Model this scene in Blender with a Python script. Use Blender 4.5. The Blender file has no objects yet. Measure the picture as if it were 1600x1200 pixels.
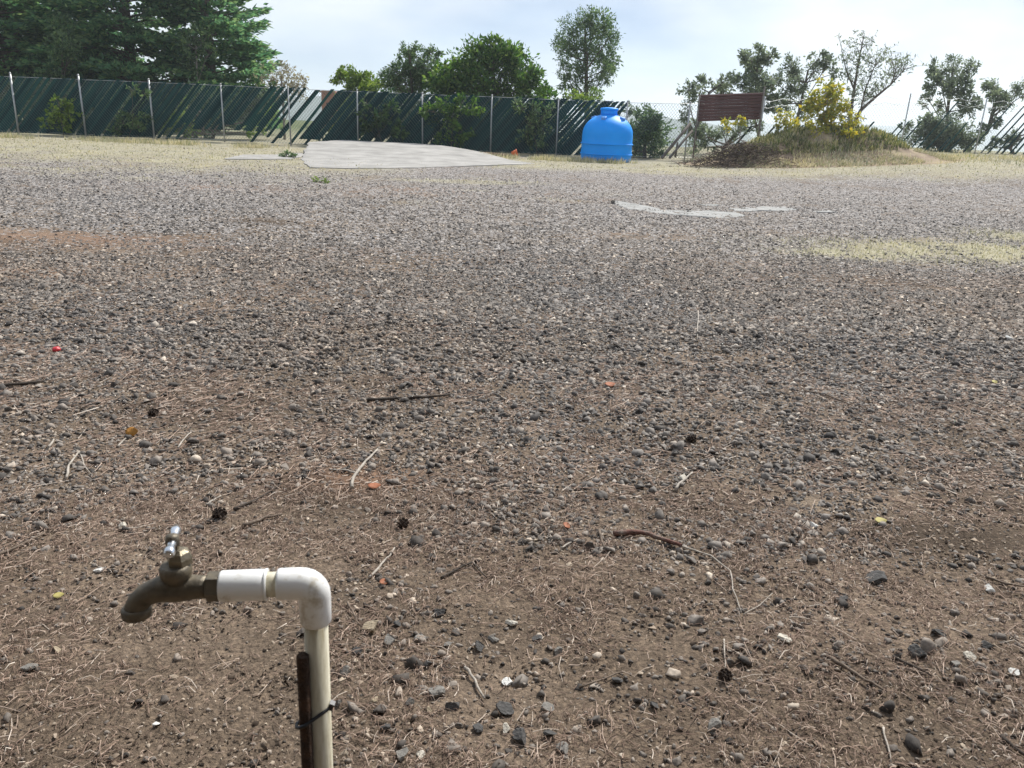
import bpy, math, random
import numpy as np
from mathutils import Vector, Matrix, Quaternion

R = math.radians
random.seed(7)
rng = np.random.default_rng(11)
SC = bpy.context.scene
COL = SC.collection

# ------------------------------------------------------------------ camera
FPX, IW, IH = 1250.0, 1600.0, 1200.0          # focal length in photo pixels
EYE = Vector((0, 0, 1.4))
PITCH, ROLL = R(18.57), R(2.4)
CAMR = Matrix.Rotation(math.pi / 2 - PITCH, 3, 'X') @ Matrix.Rotation(ROLL, 3, 'Z')
cd = bpy.data.cameras.new('camera')
cam = bpy.data.objects.new('camera', cd)
COL.objects.link(cam)
cam.matrix_world = Matrix.Translation(EYE) @ CAMR.to_4x4()
cd.sensor_width = 36
cd.lens = 36 * FPX / IW
cd.clip_start = 0.05
cd.clip_end = 20000
cd.dof.use_dof = True
cd.dof.focus_distance = 6.0
cd.dof.aperture_fstop = 16
SC.camera = cam

# ------------------------------------------------------------------ sky and sun
SUN_AZ, SUN_EL = R(32), R(46)                  # azimuth clockwise from +Y (ahead), towards the right
w = bpy.data.worlds.new('World')
SC.world = w
w.use_nodes = True
nt = w.node_tree
nt.nodes.clear()
N = nt.nodes.new
L = nt.links.new
wo = N('ShaderNodeOutputWorld')
bg = N('ShaderNodeBackground')
bg.inputs['Strength'].default_value = 0.09
sky = N('ShaderNodeTexSky')
sky.sky_type = 'NISHITA'
sky.sun_disc = False
sky.sun_elevation = SUN_EL
sky.sun_rotation = SUN_AZ
sky.altitude = 2200
sky.air_density = 1.0
sky.dust_density = 3.0
sky.ozone_density = 1.0
tc = N('ShaderNodeTexCoord')
mp = N('ShaderNodeMapping')
mp.inputs['Scale'].default_value = (1.0, 1.0, 2.6)
nz = N('ShaderNodeTexNoise')
nz.inputs['Scale'].default_value = 1.7
nz.inputs['Detail'].default_value = 6
nz.inputs['Roughness'].default_value = 0.5
cr = N('ShaderNodeValToRGB')
cr.color_ramp.elements[0].position = 0.40
cr.color_ramp.elements[0].color = (0.5, 0.5, 0.5, 1)
cr.color_ramp.elements[1].position = 0.60
cr.color_ramp.elements[1].color = (0.92, 0.92, 0.92, 1)
mx = N('ShaderNodeMix')
mx.data_type = 'RGBA'
n2 = N('ShaderNodeTexNoise')                    # lighter and greyer parts of the cloud sheet
n2.inputs['Scale'].default_value = 2.3
n2.inputs['Detail'].default_value = 5
c2r = N('ShaderNodeValToRGB')
c2r.color_ramp.elements[0].position = 0.38
c2r.color_ramp.elements[0].color = (3.2, 4.15, 5.7, 1)
c2r.color_ramp.elements[1].position = 0.62
c2r.color_ramp.elements[1].color = (7.6, 7.7, 7.8, 1)
L(mp.outputs['Vector'], n2.inputs['Vector'])
L(n2.outputs['Fac'], c2r.inputs['Fac'])
L(c2r.outputs['Color'], mx.inputs['B'])
L(tc.outputs['Generated'], mp.inputs['Vector'])
L(mp.outputs['Vector'], nz.inputs['Vector'])
L(nz.outputs['Fac'], cr.inputs['Fac'])
L(cr.outputs['Color'], mx.inputs['Factor'])
L(sky.outputs['Color'], mx.inputs['A'])
L(mx.outputs['Result'], bg.inputs['Color'])
L(bg.outputs['Background'], wo.inputs['Surface'])

sd = bpy.data.lights.new('sun', 'SUN')
sd.energy = 3.9
sd.angle = R(7)
sd.color = (1.0, 0.97, 0.92)
sun = bpy.data.objects.new('sun', sd)
COL.objects.link(sun)
sdir = Vector((math.sin(SUN_AZ) * math.cos(SUN_EL), math.cos(SUN_AZ) * math.cos(SUN_EL), math.sin(SUN_EL)))
sun.rotation_euler = (-sdir).to_track_quat('-Z', 'Y').to_euler()
sun.location = (10, -5, 20)

SC.view_settings.view_transform = 'Standard'
SC.view_settings.look = 'None'
SC.view_settings.exposure = 0.6
SC.view_settings.gamma = 1.0
SC.view_settings.use_curve_mapping = False
SC.render.engine = 'CYCLES'
SC.cycles.use_denoising = True
SC.cycles.max_bounces = 6
SC.cycles.volume_bounces = 1
SC.cycles.transparent_max_bounces = 8

# ------------------------------------------------------------------ noise and terrain
def _h(ix, iy, s):
    n = (ix.astype(np.int64) * 374761393 + iy.astype(np.int64) * 668265263 + s * 974634777) & 0x7fffffff
    n = ((n ^ (n >> 13)) * 1274126177) & 0x7fffffff
    n = n ^ (n >> 16)
    return (n & 0xffff) / 65535.0

def vn(x, y, s=0):
    x = np.asarray(x, float); y = np.asarray(y, float)
    ix = np.floor(x); iy = np.floor(y)
    fx = x - ix; fy = y - iy
    fx = fx * fx * (3 - 2 * fx); fy = fy * fy * (3 - 2 * fy)
    a = _h(ix, iy, s); b = _h(ix + 1, iy, s); c = _h(ix, iy + 1, s); d = _h(ix + 1, iy + 1, s)
    return (a * (1 - fx) + b * fx) * (1 - fy) + (c * (1 - fx) + d * fx) * fy

def fbm(x, y, s=0, o=4):
    t = 0; a = 0.5; n = 0
    for i in range(o):
        t = t + a * vn(x * 2 ** i, y * 2 ** i, s + i * 7); n += a; a *= 0.5
    return t / n

def sst(a, b, x):
    t = np.clip((np.asarray(x, float) - a) / (b - a), 0, 1)
    return t * t * (3 - 2 * t)

def terr(x, y):
    x = np.asarray(x, float); y = np.asarray(y, float)
    z = 0.62 * sst(4, 17, x) * sst(15, 31, y)
    z = z + 0.05 * (fbm(x * 0.35, y * 0.35, 3) - 0.5) * sst(0, 3, y)
    z = z + 0.018 * (fbm(x * 2.2, y * 2.2, 9) - 0.5) * (1 - sst(14, 30, y))
    far = np.maximum(y - 44 - 45 * (1 - sst(2, 9, x)), 0)
    z = z - 26 * (1 - np.exp(-far / 250.0)) + 0.0 * x
    return z

def tz(x, y):
    return float(terr(np.array([x]), np.array([y]))[0])

def ray(px, py):
    return (CAMR @ Vector(((px - IW / 2) / FPX, -(py - IH / 2) / FPX, -1))).normalized()

def at(px, py, Y):                              # the point at depth Y seen at a photo pixel (used to survey the photograph)
    d = ray(px, py)
    return EYE + d * (Y / d.y)

def spot(px, py, lift=0.0):                     # the point of the ground seen at a photo pixel
    d = ray(px, py)
    z = 0.0
    for _ in range(7):
        p = EYE + d * ((z - EYE.z) / d.z)
        z = 0.5 * z + 0.5 * tz(p.x, p.y)
    return Vector((p.x, p.y, z + lift))

FWD = CAMR @ Vector((0, 0, -1))
def mpp(p):                                     # metres per photo pixel at a point
    return (Vector(p) - EYE).dot(FWD) / FPX

# ------------------------------------------------------------------ mesh helpers
class MB:
    def __init__(s): s.v = []; s.f = []; s.sm = []
    def add(s, vs, fs, smooth=False):
        o = len(s.v)
        s.v += [tuple(v) for v in vs]
        s.f += [tuple(i + o for i in f) for f in fs]
        s.sm += [smooth] * len(fs)
        return s
    def box(s, c, size, M=None):
        hx, hy, hz = [q / 2 for q in size]
        vs = [Vector((x, y, z)) for x in (-hx, hx) for y in (-hy, hy) for z in (-hz, hz)]
        if M is not None: vs = [M @ v for v in vs]
        vs = [v + Vector(c) for v in vs]
        return s.add(vs, [(0, 1, 3, 2), (4, 6, 7, 5), (0, 4, 5, 1), (2, 3, 7, 6), (0, 2, 6, 4), (1, 5, 7, 3)])
    def tube(s, pts, rad, n=8, cap=True, smooth=True):
        pts = [Vector(p) for p in pts]
        if not hasattr(rad, '__len__'): rad = [rad] * len(pts)
        vs = []; fs = []
        up = None
        for i, p in enumerate(pts):
            a = pts[max(i - 1, 0)]; b = pts[min(i + 1, len(pts) - 1)]
            t = (b - a).normalized()
            if up is None:
                up = Vector((0, 0, 1)) if abs(t.z) < 0.9 else Vector((1, 0, 0))
            x = up.cross(t)
            if x.length < 1e-5: x = Vector((1, 0, 0)).cross(t)
            x.normalize(); y = t.cross(x); up = y
            for k in range(n):
                an = 2 * math.pi * k / n
                vs.append(p + (x * math.cos(an) + y * math.sin(an)) * rad[i])
        for i in range(len(pts) - 1):
            for k in range(n):
                fs.append((i * n + k, i * n + (k + 1) % n, (i + 1) * n + (k + 1) % n, (i + 1) * n + k))
        s.add(vs, fs, smooth)
        if cap:
            o = len(s.v) - len(vs)
            s.f.append(tuple(o + k for k in reversed(range(n)))); s.sm.append(False)
            s.f.append(tuple(o + (len(pts) - 1) * n + k for k in range(n))); s.sm.append(False)
        return s
    def lathe(s, prof, n=24, c=(0, 0, 0), M=None, smooth=True):
        vs = []; fs = []
        for r, z in prof:
            for k in range(n):
                a = 2 * math.pi * k / n
                v = Vector((r * math.cos(a), r * math.sin(a), z))
                if M is not None: v = M @ v
                vs.append(v + Vector(c))
        for i in range(len(prof) - 1):
            for k in range(n):
                fs.append((i * n + k, i * n + (k + 1) % n, (i + 1) * n + (k + 1) % n, (i + 1) * n + k))
        s.add(vs, fs, smooth)
        o = len(s.v) - len(vs)
        s.f.append(tuple(o + k for k in reversed(range(n)))); s.sm.append(False)
        s.f.append(tuple(o + (len(prof) - 1) * n + k for k in range(n))); s.sm.append(False)
        return s
    def mesh(s, name):
        me = bpy.data.meshes.new(name)
        me.from_pydata(s.v, [], s.f)
        me.polygons.foreach_set('use_smooth', s.sm)
        me.update()
        return me
    def build(s, name, mat, parent=None, loc=None):
        return link(name, s.mesh(name), mat, parent, loc)

def link(name, me, mat, parent=None, loc=None):
    o = bpy.data.objects.new(name, me)
    if mat is not None and not me.materials: me.materials.append(mat)
    COL.objects.link(o)
    if parent is not None: o.parent = parent
    if loc is not None: o.location = loc
    return o

def big_mesh(name, V, F, mat, smooth=False):    # V (n,3), F (m,k) numpy
    me = bpy.data.meshes.new(name)
    V = np.ascontiguousarray(V, dtype=np.float32); F = np.ascontiguousarray(F, dtype=np.int32)
    k = F.shape[1]
    me.vertices.add(len(V)); me.vertices.foreach_set('co', V.ravel())
    me.loops.add(F.size); me.loops.foreach_set('vertex_index', F.ravel())
    me.polygons.add(len(F))
    me.polygons.foreach_set('loop_start', np.arange(0, F.size, k, dtype=np.int32))
    if smooth: me.polygons.foreach_set('use_smooth', np.ones(len(F), dtype=bool))
    me.update(calc_edges=True)
    if mat is not None: me.materials.append(mat)
    return me

def tag(o, label=None, cat=None, group=None, kind=None):
    if label: o['label'] = label
    if cat: o['category'] = cat
    if group: o['group'] = group
    if kind: o['kind'] = kind
    return o

def thing(name, label, cat, loc=(0, 0, 0), group=None):
    e = bpy.data.objects.new(name, None)
    e.empty_display_size = 0.1
    COL.objects.link(e)
    e.location = loc
    return tag(e, label, cat, group)

# ------------------------------------------------------------------ materials
def mat(name, base=(0.5, 0.5, 0.5), rough=0.7, metal=0.0, spec=0.4):
    m = bpy.data.materials.new(name); m.use_nodes = True
    b = m.node_tree.nodes['Principled BSDF']
    b.inputs['Base Color'].default_value = (*base, 1)
    b.inputs['Roughness'].default_value = rough
    b.inputs['Metallic'].default_value = metal
    b.inputs['Specular IOR Level'].default_value = spec
    return m

def nod(m, t, **kw):
    n = m.node_tree.nodes.new(t)
    for k, v in kw.items():
        if k in n.inputs: n.inputs[k].default_value = v
        else: setattr(n, k, v)
    return n
def lk(m, a, b): m.node_tree.links.new(a, b)
def bsdf(m): return m.node_tree.nodes['Principled BSDF']

def ramp(m, src, stops, interp='LINEAR'):
    r = nod(m, 'ShaderNodeValToRGB')
    r.color_ramp.interpolation = interp
    e = r.color_ramp.elements
    while len(e) < len(stops): e.new(0.5)
    for q, (p, c) in zip(e, stops):
        q.position = p; q.color = (*c, 1) if len(c) == 3 else c
    if src is not None: lk(m, src, r.inputs['Fac'])
    return r

def mixc(m, fac, a, b, mode='MIX'):
    x = nod(m, 'ShaderNodeMix', data_type='RGBA', blend_type=mode)
    for s, v in (('Factor', fac), ('A', a), ('B', b)):
        i = [q for q in x.inputs if q.name == s and (q.type == 'RGBA' or s == 'Factor')][0]
        if isinstance(v, (int, float)): i.default_value = v
        elif isinstance(v, tuple): i.default_value = (*v, 1)
        else: lk(m, v, i)
    return [q for q in x.outputs if q.type == 'RGBA'][0]

def noise(m, vec, scale, detail=4, rough=0.55):
    n = nod(m, 'ShaderNodeTexNoise', Scale=scale, Detail=detail, Roughness=rough)
    if vec is not None: lk(m, vec, n.inputs['Vector'])
    return n.outputs['Fac']

def objco(m): return nod(m, 'ShaderNodeTexCoord').outputs['Object']

def noisy(name, c0, c1, scale=5, rough=0.8, metal=0, bump=0.2, bscale=40, c2=None, spec=0.3):
    m = mat(name, c0, rough, metal, spec)
    v = objco(m)
    st = [(0.3, c0), (0.7, c1)] if c2 is None else [(0.25, c0), (0.5, c1), (0.75, c2)]
    r = ramp(m, noise(m, v, scale), st)
    lk(m, r.outputs['Color'], bsdf(m).inputs['Base Color'])
    if bump:
        b = nod(m, 'ShaderNodeBump', Strength=bump, Distance=0.02)
        lk(m, noise(m, v, bscale), b.inputs['Height'])
        lk(m, b.outputs['Normal'], bsdf(m).inputs['Normal'])
    return m

def island(m):
    g = nod(m, 'ShaderNodeNewGeometry')
    return g.outputs['Random Per Island']

def leafmat(name, stops, trans=0.45, rough=0.6, clump=None):
    m = bpy.data.materials.new(name); m.use_nodes = True
    t = m.node_tree; t.nodes.clear()
    out = nod(m, 'ShaderNodeOutputMaterial')
    r = ramp(m, island(m), stops)
    n = noise(m, objco(m), 0.9, 3)
    r2 = ramp(m, n, [(0.3, (0.65, 0.7, 0.72)), (0.7, (1.25, 1.2, 1.05))])
    c = mixc(m, 1.0, r.outputs['Color'], r2.outputs['Color'], 'MULTIPLY')
    d = nod(m, 'ShaderNodeBsdfPrincipled', Roughness=rough)
    d.inputs['Specular IOR Level'].default_value = 0.25
    tr = nod(m, 'ShaderNodeBsdfTranslucent')
    ms = nod(m, 'ShaderNodeMixShader', Fac=trans)
    lk(m, c, d.inputs['Base Color'])
    hs = nod(m, 'ShaderNodeHueSaturation', Saturation=1.15, Value=1.15)
    lk(m, c, hs.inputs['Color']); lk(m, hs.outputs['Color'], tr.inputs['Color'])
    lk(m, d.outputs[0], ms.inputs[1]); lk(m, tr.outputs[0], ms.inputs[2])
    lk(m, ms.outputs[0], out.inputs['Surface'])
    return m

# ------------------------------------------------------------------ gravel and grass cover (shared by the soil and the scatter)
def _c(px, py, r, ry=None):
    p = spot(px, py)
    return (p.x, p.y, r, ry or r)
BARE = [_c(330, 640, .75, .5), _c(555, 770, .35, .3), _c(1440, 835, .36, .22), _c(1560, 850, .25, .2), _c(150, 1060, .35, .3), _c(370, 1060, .28, .35),
        _c(600, 850, .2, .15), _c(1410, 445, .8, .35), _c(110, 370, 2.2, .9), _c(400, 345, 1.3, .45), _c(1150, 560, .8, .3), _c(520, 950, .1, .1),
        _c(1100, 780, .25, .2), _c(880, 900, .25, .2), _c(1350, 1150, .25, .15), _c(980, 370, .8, .5)]
DENSE = [_c(660, 1030, .22, .2), _c(700, 1130, .18, .1), _c(1500, 1040, .18, .1), _c(250, 750, .35, .2), _c(1060, 700, .9, .5), _c(640, 690, .6, .3), _c(1500, 640, .8, .6), _c(780, 840, .2, .12), _c(560, 640, .4, .2), _c(560, 940, .15, .15)]

DAMP = [_c(330, 640, .55, .35), _c(540, 770, .3, .22), _c(1430, 835, .33, .16), _c(1560, 850, .22, .14), _c(405, 347, .7, .3), _c(405, 284, .35, .25), _c(1415, 440, .35, .12), _c(1090, 800, .2, .12)]
REDE = [_c(90, 372, 1.6, .6), _c(30, 420, 1.0, .4), _c(700, 300, 2.5, 1.0), _c(300, 290, 2.0, .8), _c(985, 362, .4, .25), _c(560, 745, .3, .15)]
def blob(x, y, c):
    u = (x - c[0]) / c[2]; v = (y - c[1]) / c[3]
    return np.exp(-(u * u + v * v) * 1.2)

def gravel(x, y):
    x = np.asarray(x, float); y = np.asarray(y, float)
    n = fbm(x * 0.9, y * 0.9, 21)
    n2 = fbm(x * 3.1 + 9, y * 3.1, 33, 3)
    d = 0.55 + 0.75 * sst(2.0, 4.0, y + 2.2 * (n - 0.5))
    d = d * (0.4 + 1.2 * sst(0.28, 0.66, 0.5 * n + 0.5 * n2))
    for c in DENSE: d = d + 0.6 * blob(x, y, c) * (0.3 + 1.4 * n2)
    for c in BARE: d = d * (1 - 0.85 * blob(x, y, c))
    d = d * (1 - 0.9 * grassy(x, y))
    return np.clip(d, 0, 1.3)

GP = [_c(1430, 392, 1.3, .8), _c(1310, 396, .6, .35), _c(1550, 392, 1.0, .75), _c(1590, 370, .6, .7)]
def grassy(x, y):
    x = np.asarray(x, float); y = np.asarray(y, float)
    n = fbm(x * 0.8, y * 0.8, 51); n2 = fbm(x * 3, y * 2, 57, 3)
    g = 0
    for c in GP: g = g + 1.1 * blob(x, y, c)
    g = np.clip(g, 0, 1) * (0.3 + 1.2 * n2)
    left = sst(14.5, 22.5, y + 5 * (n - 0.5) + 2.0 * (n2 - .5)) * (1 - sst(-4.5, -2.0, x)) * (0.35 + 0.9 * n2)
    mid = sst(21.5, 25, y + 3 * (n - 0.5)) * sst(-2.2, -1, x) * (0.25 + .9 * n2)
    right = sst(22, 26.5, y + 3 * (n - 0.5)) * sst(5, 9, x) * (0.4 + .8 * n2)
    spr = 0.55 * sst(0.6, 0.72, fbm(x * .55, y * .9, 77)) * sst(11, 17, y) * (1 - sst(-1, 3, x))
    g = np.maximum.reduce([g, left, mid, right, spr])
    return np.clip(g, 0, 1)

# ------------------------------------------------------------------ the ground: one sheet to the horizon
def axis(a, b, step, grow, end):
    v = list(np.arange(a, b, step)); s = step
    while v[-1] < end:
        s *= grow; v.append(v[-1] + s)
    return np.array(v)
px_ = axis(0, 4.2, 0.05, 1.045, 2400)
XS = np.concatenate([-px_[:0:-1], px_])
YS = np.concatenate([np.array([-60, -30, -15, -8, -4, -2, -1, -0.4, 0.0, 0.3, 0.6]), axis(0.8, 6.5, 0.05, 1.028, 2850)])
GX, GY = np.meshgrid(XS, YS)
GZ = terr(GX, GY)
near = (1 - sst(5, 9, GY)) * sst(0.2, 0.7, GY)
GZ = GZ + near * 0.012 * (fbm(GX * 9, GY * 9, 5, 3) - 0.5)
V = np.stack([GX.ravel(), GY.ravel(), GZ.ravel()], 1)
nx, ny = len(XS), len(YS)
I = np.arange(nx * ny).reshape(ny, nx)
F = np.stack([I[:-1, :-1].ravel(), I[:-1, 1:].ravel(), I[1:, 1:].ravel(), I[1:, :-1].ravel()], 1)

gm = mat('ground_soil', (0.15, 0.1, 0.07), 0.95, 0, 0.12)
v = objco(gm)
ga = nod(gm, 'ShaderNodeAttribute', attribute_name='gravel').outputs['Fac']
gr = nod(gm, 'ShaderNodeAttribute', attribute_name='grass').outputs['Fac']
fa = nod(gm, 'ShaderNodeAttribute', attribute_name='field').outputs['Fac']
soil = ramp(gm, noise(gm, v, 1.1, 7, 0.68), [(0.25, (0.085, 0.065, 0.048)), (0.45, (0.14, 0.106, 0.077)), (0.6, (0.2, 0.152, 0.112)), (0.8, (0.29, 0.235, 0.17))])
fine = ramp(gm, noise(gm, v, 70, 6, 0.8), [(0.3, (0.35, 0.34, 0.33)), (0.5, (0.95, 0.95, 0.95)), (0.68, (1.9, 1.85, 1.75))])
c1 = mixc(gm, 1.0, soil.outputs['Color'], fine.outputs['Color'], 'MULTIPLY')
vo = nod(gm, 'ShaderNodeTexVoronoi', Scale=30.0, Randomness=1.0); lk(gm, v, vo.inputs['Vector'])
sep = nod(gm, 'ShaderNodeSeparateColor'); lk(gm, vo.outputs['Color'], sep.inputs['Color'])
stone = ramp(gm, sep.outputs[0], [(0.0, (0.12, 0.11, 0.103)), (0.45, (0.25, 0.232, 0.218)), (0.8, (0.36, 0.335, 0.315)), (1.0, (0.52, 0.48, 0.44))])
msk = nod(gm, 'ShaderNodeMath', operation='LESS_THAN'); lk(gm, sep.outputs[1], msk.inputs[0])
ml = nod(gm, 'ShaderNodeMath', operation='MULTIPLY'); lk(gm, ga, ml.inputs[0]); lk(gm, nod(gm, 'ShaderNodeAttribute', attribute_name='pebbles').outputs['Fac'], ml.inputs[1])
lk(gm, ml.outputs[0], msk.inputs[1])
dp = nod(gm, 'ShaderNodeAttribute', attribute_name='damp').outputs['Fac']
c1 = mixc(gm, dp, c1, mixc(gm, 1.0, (.075, .056, .04), fine.outputs['Color'], 'MULTIPLY'))
rd_ = nod(gm, 'ShaderNodeAttribute', attribute_name='red_earth').outputs['Fac']
c1 = mixc(gm, rd_, c1, mixc(gm, 1.0, (.34, .2, .13), fine.outputs['Color'], 'MULTIPLY'))
c2 = mixc(gm, msk.outputs[0], c1, stone.outputs['Color'])
straw = ramp(gm, noise(gm, v, 14, 5, 0.7), [(0.3, (0.25, 0.235, 0.15)), (0.5, (0.41, 0.38, 0.26)), (0.7, (0.56, 0.51, 0.38))])
g2 = nod(gm, 'ShaderNodeMath', operation='MULTIPLY'); lk(gm, gr, g2.inputs[0]); g2.inputs[1].default_value = 0.85
c3 = mixc(gm, g2.outputs[0], c2, straw.outputs['Color'])
field = ramp(gm, noise(gm, v, 0.012, 6, 0.6), [(0.3, (0.06, 0.09, 0.035)), (0.5, (0.14, 0.16, 0.07)), (0.7, (0.25, 0.22, 0.13))])
c4 = mixc(gm, fa, c3, field.outputs['Color'])
lk(gm, c4, bsdf(gm).inputs['Base Color'])
bp = nod(gm, 'ShaderNodeBump', Strength=0.9, Distance=0.012)
hm = nod(gm, 'ShaderNodeMath', operation='ADD')
h1 = nod(gm, 'ShaderNodeMath', operation='MULTIPLY'); lk(gm, msk.outputs[0], h1.inputs[0])
inv = nod(gm, 'ShaderNodeMath', operation='SUBTRACT'); inv.inputs[0].default_value = 1.0; lk(gm, vo.outputs['Distance'], inv.inputs[1])
lk(gm, inv.outputs[0], h1.inputs[1])
lk(gm, h1.outputs[0], hm.inputs[0]); lk(gm, noise(gm, v, 75, 5, 0.65), hm.inputs[1])
lk(gm, hm.outputs[0], bp.inputs['Height']); lk(gm, bp.outputs['Normal'], bsdf(gm).inputs['Normal'])

gme = big_mesh('ground', V, F, gm, True)
for nm, arr in (('gravel', gravel(GX, GY)), ('grass', grassy(GX, GY)), ('pebbles', 0.8 * sst(5, 10, GY)), ('damp', sum(blob(GX, GY, c) for c in DAMP) * (.5 + .9 * fbm(GX * 4, GY * 4, 83, 3))), ('red_earth', .38 * sum(blob(GX, GY, c) for c in REDE) * (.3 + 1.2 * fbm(GX * 2, GY * 2, 85, 3))), ('field', sst(30, 60, GY) + sst(40, 80, np.abs(GX)))):
    a = gme.attributes.new(nm, 'FLOAT', 'POINT')
    a.data.foreach_set('value', np.clip(arr, 0, 1).ravel().astype(np.float32))
ground = link('ground', gme, None)
tag(ground, 'brown bare soil and worn gravel yard with dry patches', None, None, 'structure')

# ------------------------------------------------------------------ unseen wall and roof, added behind the camera to shade the near soil
plaster = noisy('shade_plaster', (.45, .42, .36), (.55, .52, .46), 2, .9, 0, .1)
pw = MB().box((0, -2.6, 1.5), (16, .25, 3.2)).build('unseen_shade_wall', plaster); tag(pw, None, None, None, 'structure')
pr0 = MB().box((0, -1.35, 2.75), (16, 3.0, .12), Matrix.Rotation(R(-5), 3, 'X')).build('unseen_shade_roof', plaster); tag(pr0, None, None, None, 'structure')

# ------------------------------------------------------------------ far hills
hm_ = noisy('far_hill_forest', (0.02, 0.04, 0.022), (0.05, 0.075, 0.035), 0.01, 0.95, 0, 0)
def ridge(name, Y, pts, depth):
    xs = np.linspace(pts[0][0], pts[-1][0], 160)
    top = np.interp(xs, [p[0] for p in pts], [p[1] for p in pts])
    wv = []
    for i, x in enumerate(xs):
        p = at(x, top[i], Y)
        wv.append((p.x, p.z + (fbm(np.array([p.x * .02 * 1500 / Y]), np.array([3.0]), 5)[0] - .5) * Y * 0.006))
    vs = []; fs = []
    rows = 8
    for j in range(rows):
        t = j / (rows - 1)
        for (x, z) in wv:
            zz = -32 + (z + 32) * math.sin(t * math.pi / 2)
            vs.append((x * (1 + .3 * t * depth / Y), Y + depth * t, zz))
    n = len(wv)
    for j in range(rows - 1):
        for i in range(n - 1):
            fs.append((j * n + i, j * n + i + 1, (j + 1) * n + i + 1, (j + 1) * n + i))
    for i in range(n):                           # the far slope back down
        x, z = wv[i]; vs.append((x * (1 + .5 * depth / Y), Y + depth * 2, -36))
    for i in range(n - 1):
        fs.append(((rows - 1) * n + i, (rows - 1) * n + i + 1, rows * n + i + 1, rows * n + i))
    m = MB().add(vs, fs, True)
    o = m.build(name, hm_)
    tag(o, None, None, None, 'structure'); return o
h1_ = ridge('far_hills', 2000, [(-900, 105), (300, 140), (480, 146), (560, 158), (800, 170), (1000, 176), (1100, 187), (1350, 196), (1480, 199), (1600, 203), (2400, 235)], 400)
h2_ = ridge('wooded_hill', 900, [(200, 175), (420, 150), (485, 138), (540, 152), (700, 172), (960, 182), (1010, 179), (1045, 173), (1080, 183), (1130, 190), (1200, 205)], 180)

# ------------------------------------------------------------------ haze in the air
hz = MB().box((0, 1440, 2), (5200, 3100, 100)).build('haze', None)
hzm = bpy.data.materials.new('haze_air'); hzm.use_nodes = True
hzm.node_tree.nodes.clear()
ho = nod(hzm, 'ShaderNodeOutputMaterial')
pv = nod(hzm, 'ShaderNodeVolumePrincipled', Density=0.0006, Anisotropy=0.4)
pv.inputs['Color'].default_value = (0.85, 0.92, 1.0, 1)
lk(hzm, pv.outputs[0], ho.inputs['Volume'])
hz.data.materials.append(hzm)
tag(hz, 'pale blue haze hanging over the far hills', None, None, 'stuff')

# ------------------------------------------------------------------ gravel stones
def ico(sub):
    t = (1 + 5 ** .5) / 2
    vs = [(-1, t, 0), (1, t, 0), (-1, -t, 0), (1, -t, 0), (0, -1, t), (0, 1, t), (0, -1, -t), (0, 1, -t), (t, 0, -1), (t, 0, 1), (-t, 0, -1), (-t, 0, 1)]
    fs = [(0, 11, 5), (0, 5, 1), (0, 1, 7), (0, 7, 10), (0, 10, 11), (1, 5, 9), (5, 11, 4), (11, 10, 2), (10, 7, 6), (7, 1, 8), (3, 9, 4), (3, 4, 2), (3, 2, 6), (3, 6, 8), (3, 8, 9), (4, 9, 5), (2, 4, 11), (6, 2, 10), (8, 6, 7), (9, 8, 1)]
    vs = [Vector(v).normalized() for v in vs]
    for _ in range(sub):
        cache = {}; nf = []
        def mid(a, b):
            k = (min(a, b), max(a, b))
            if k not in cache:
                vs.append(((vs[a] + vs[b]) / 2).normalized()); cache[k] = len(vs) - 1
            return cache[k]
        for a, b, c in fs:
            ab, bc, ca = mid(a, b), mid(b, c), mid(c, a)
            nf += [(a, ab, ca), (b, bc, ab), (c, ca, bc), (ab, bc, ca)]
        fs = nf
    return np.array([tuple(v) for v in vs]), np.array(fs)

def stone_shape(sub, k, rough=0.2):
    V, F = ico(sub)
    r = np.random.default_rng(100 + k)
    # cut by random planes for chipped faces, then jitter
    V = V.copy()
    for _ in range(6):
        n = r.normal(size=3); n /= np.linalg.norm(n); d = r.uniform(0.3, 0.72)
        s = V @ n
        V = np.where((s > d)[:, None], V - (s - d)[:, None] * n, V)
    V = V * (1 + r.normal(size=(len(V), 1)) * rough * 0.7)
    V *= np.array([r.uniform(.9, 1.25), r.uniform(.75, 1.0), r.uniform(.5, .78)])
    return V, F
def chip_shape(k):
    r = np.random.default_rng(300 + k)
    a = np.sort(r.uniform(0, 2 * np.pi, 5) * .5 + np.arange(5) * 2 * np.pi / 5)
    rad = r.uniform(.75, 1.15, 5)
    V = [(np.cos(t) * q * 1.1, np.sin(t) * q * .85, r.uniform(-.2, .1)) for t, q in zip(a, rad)]
    V.append((r.uniform(-.3, .3), r.uniform(-.3, .3), r.uniform(.5, .75)))
    return np.array(V), np.array([(i, (i + 1) % 5, 5) for i in range(5)])
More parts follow.
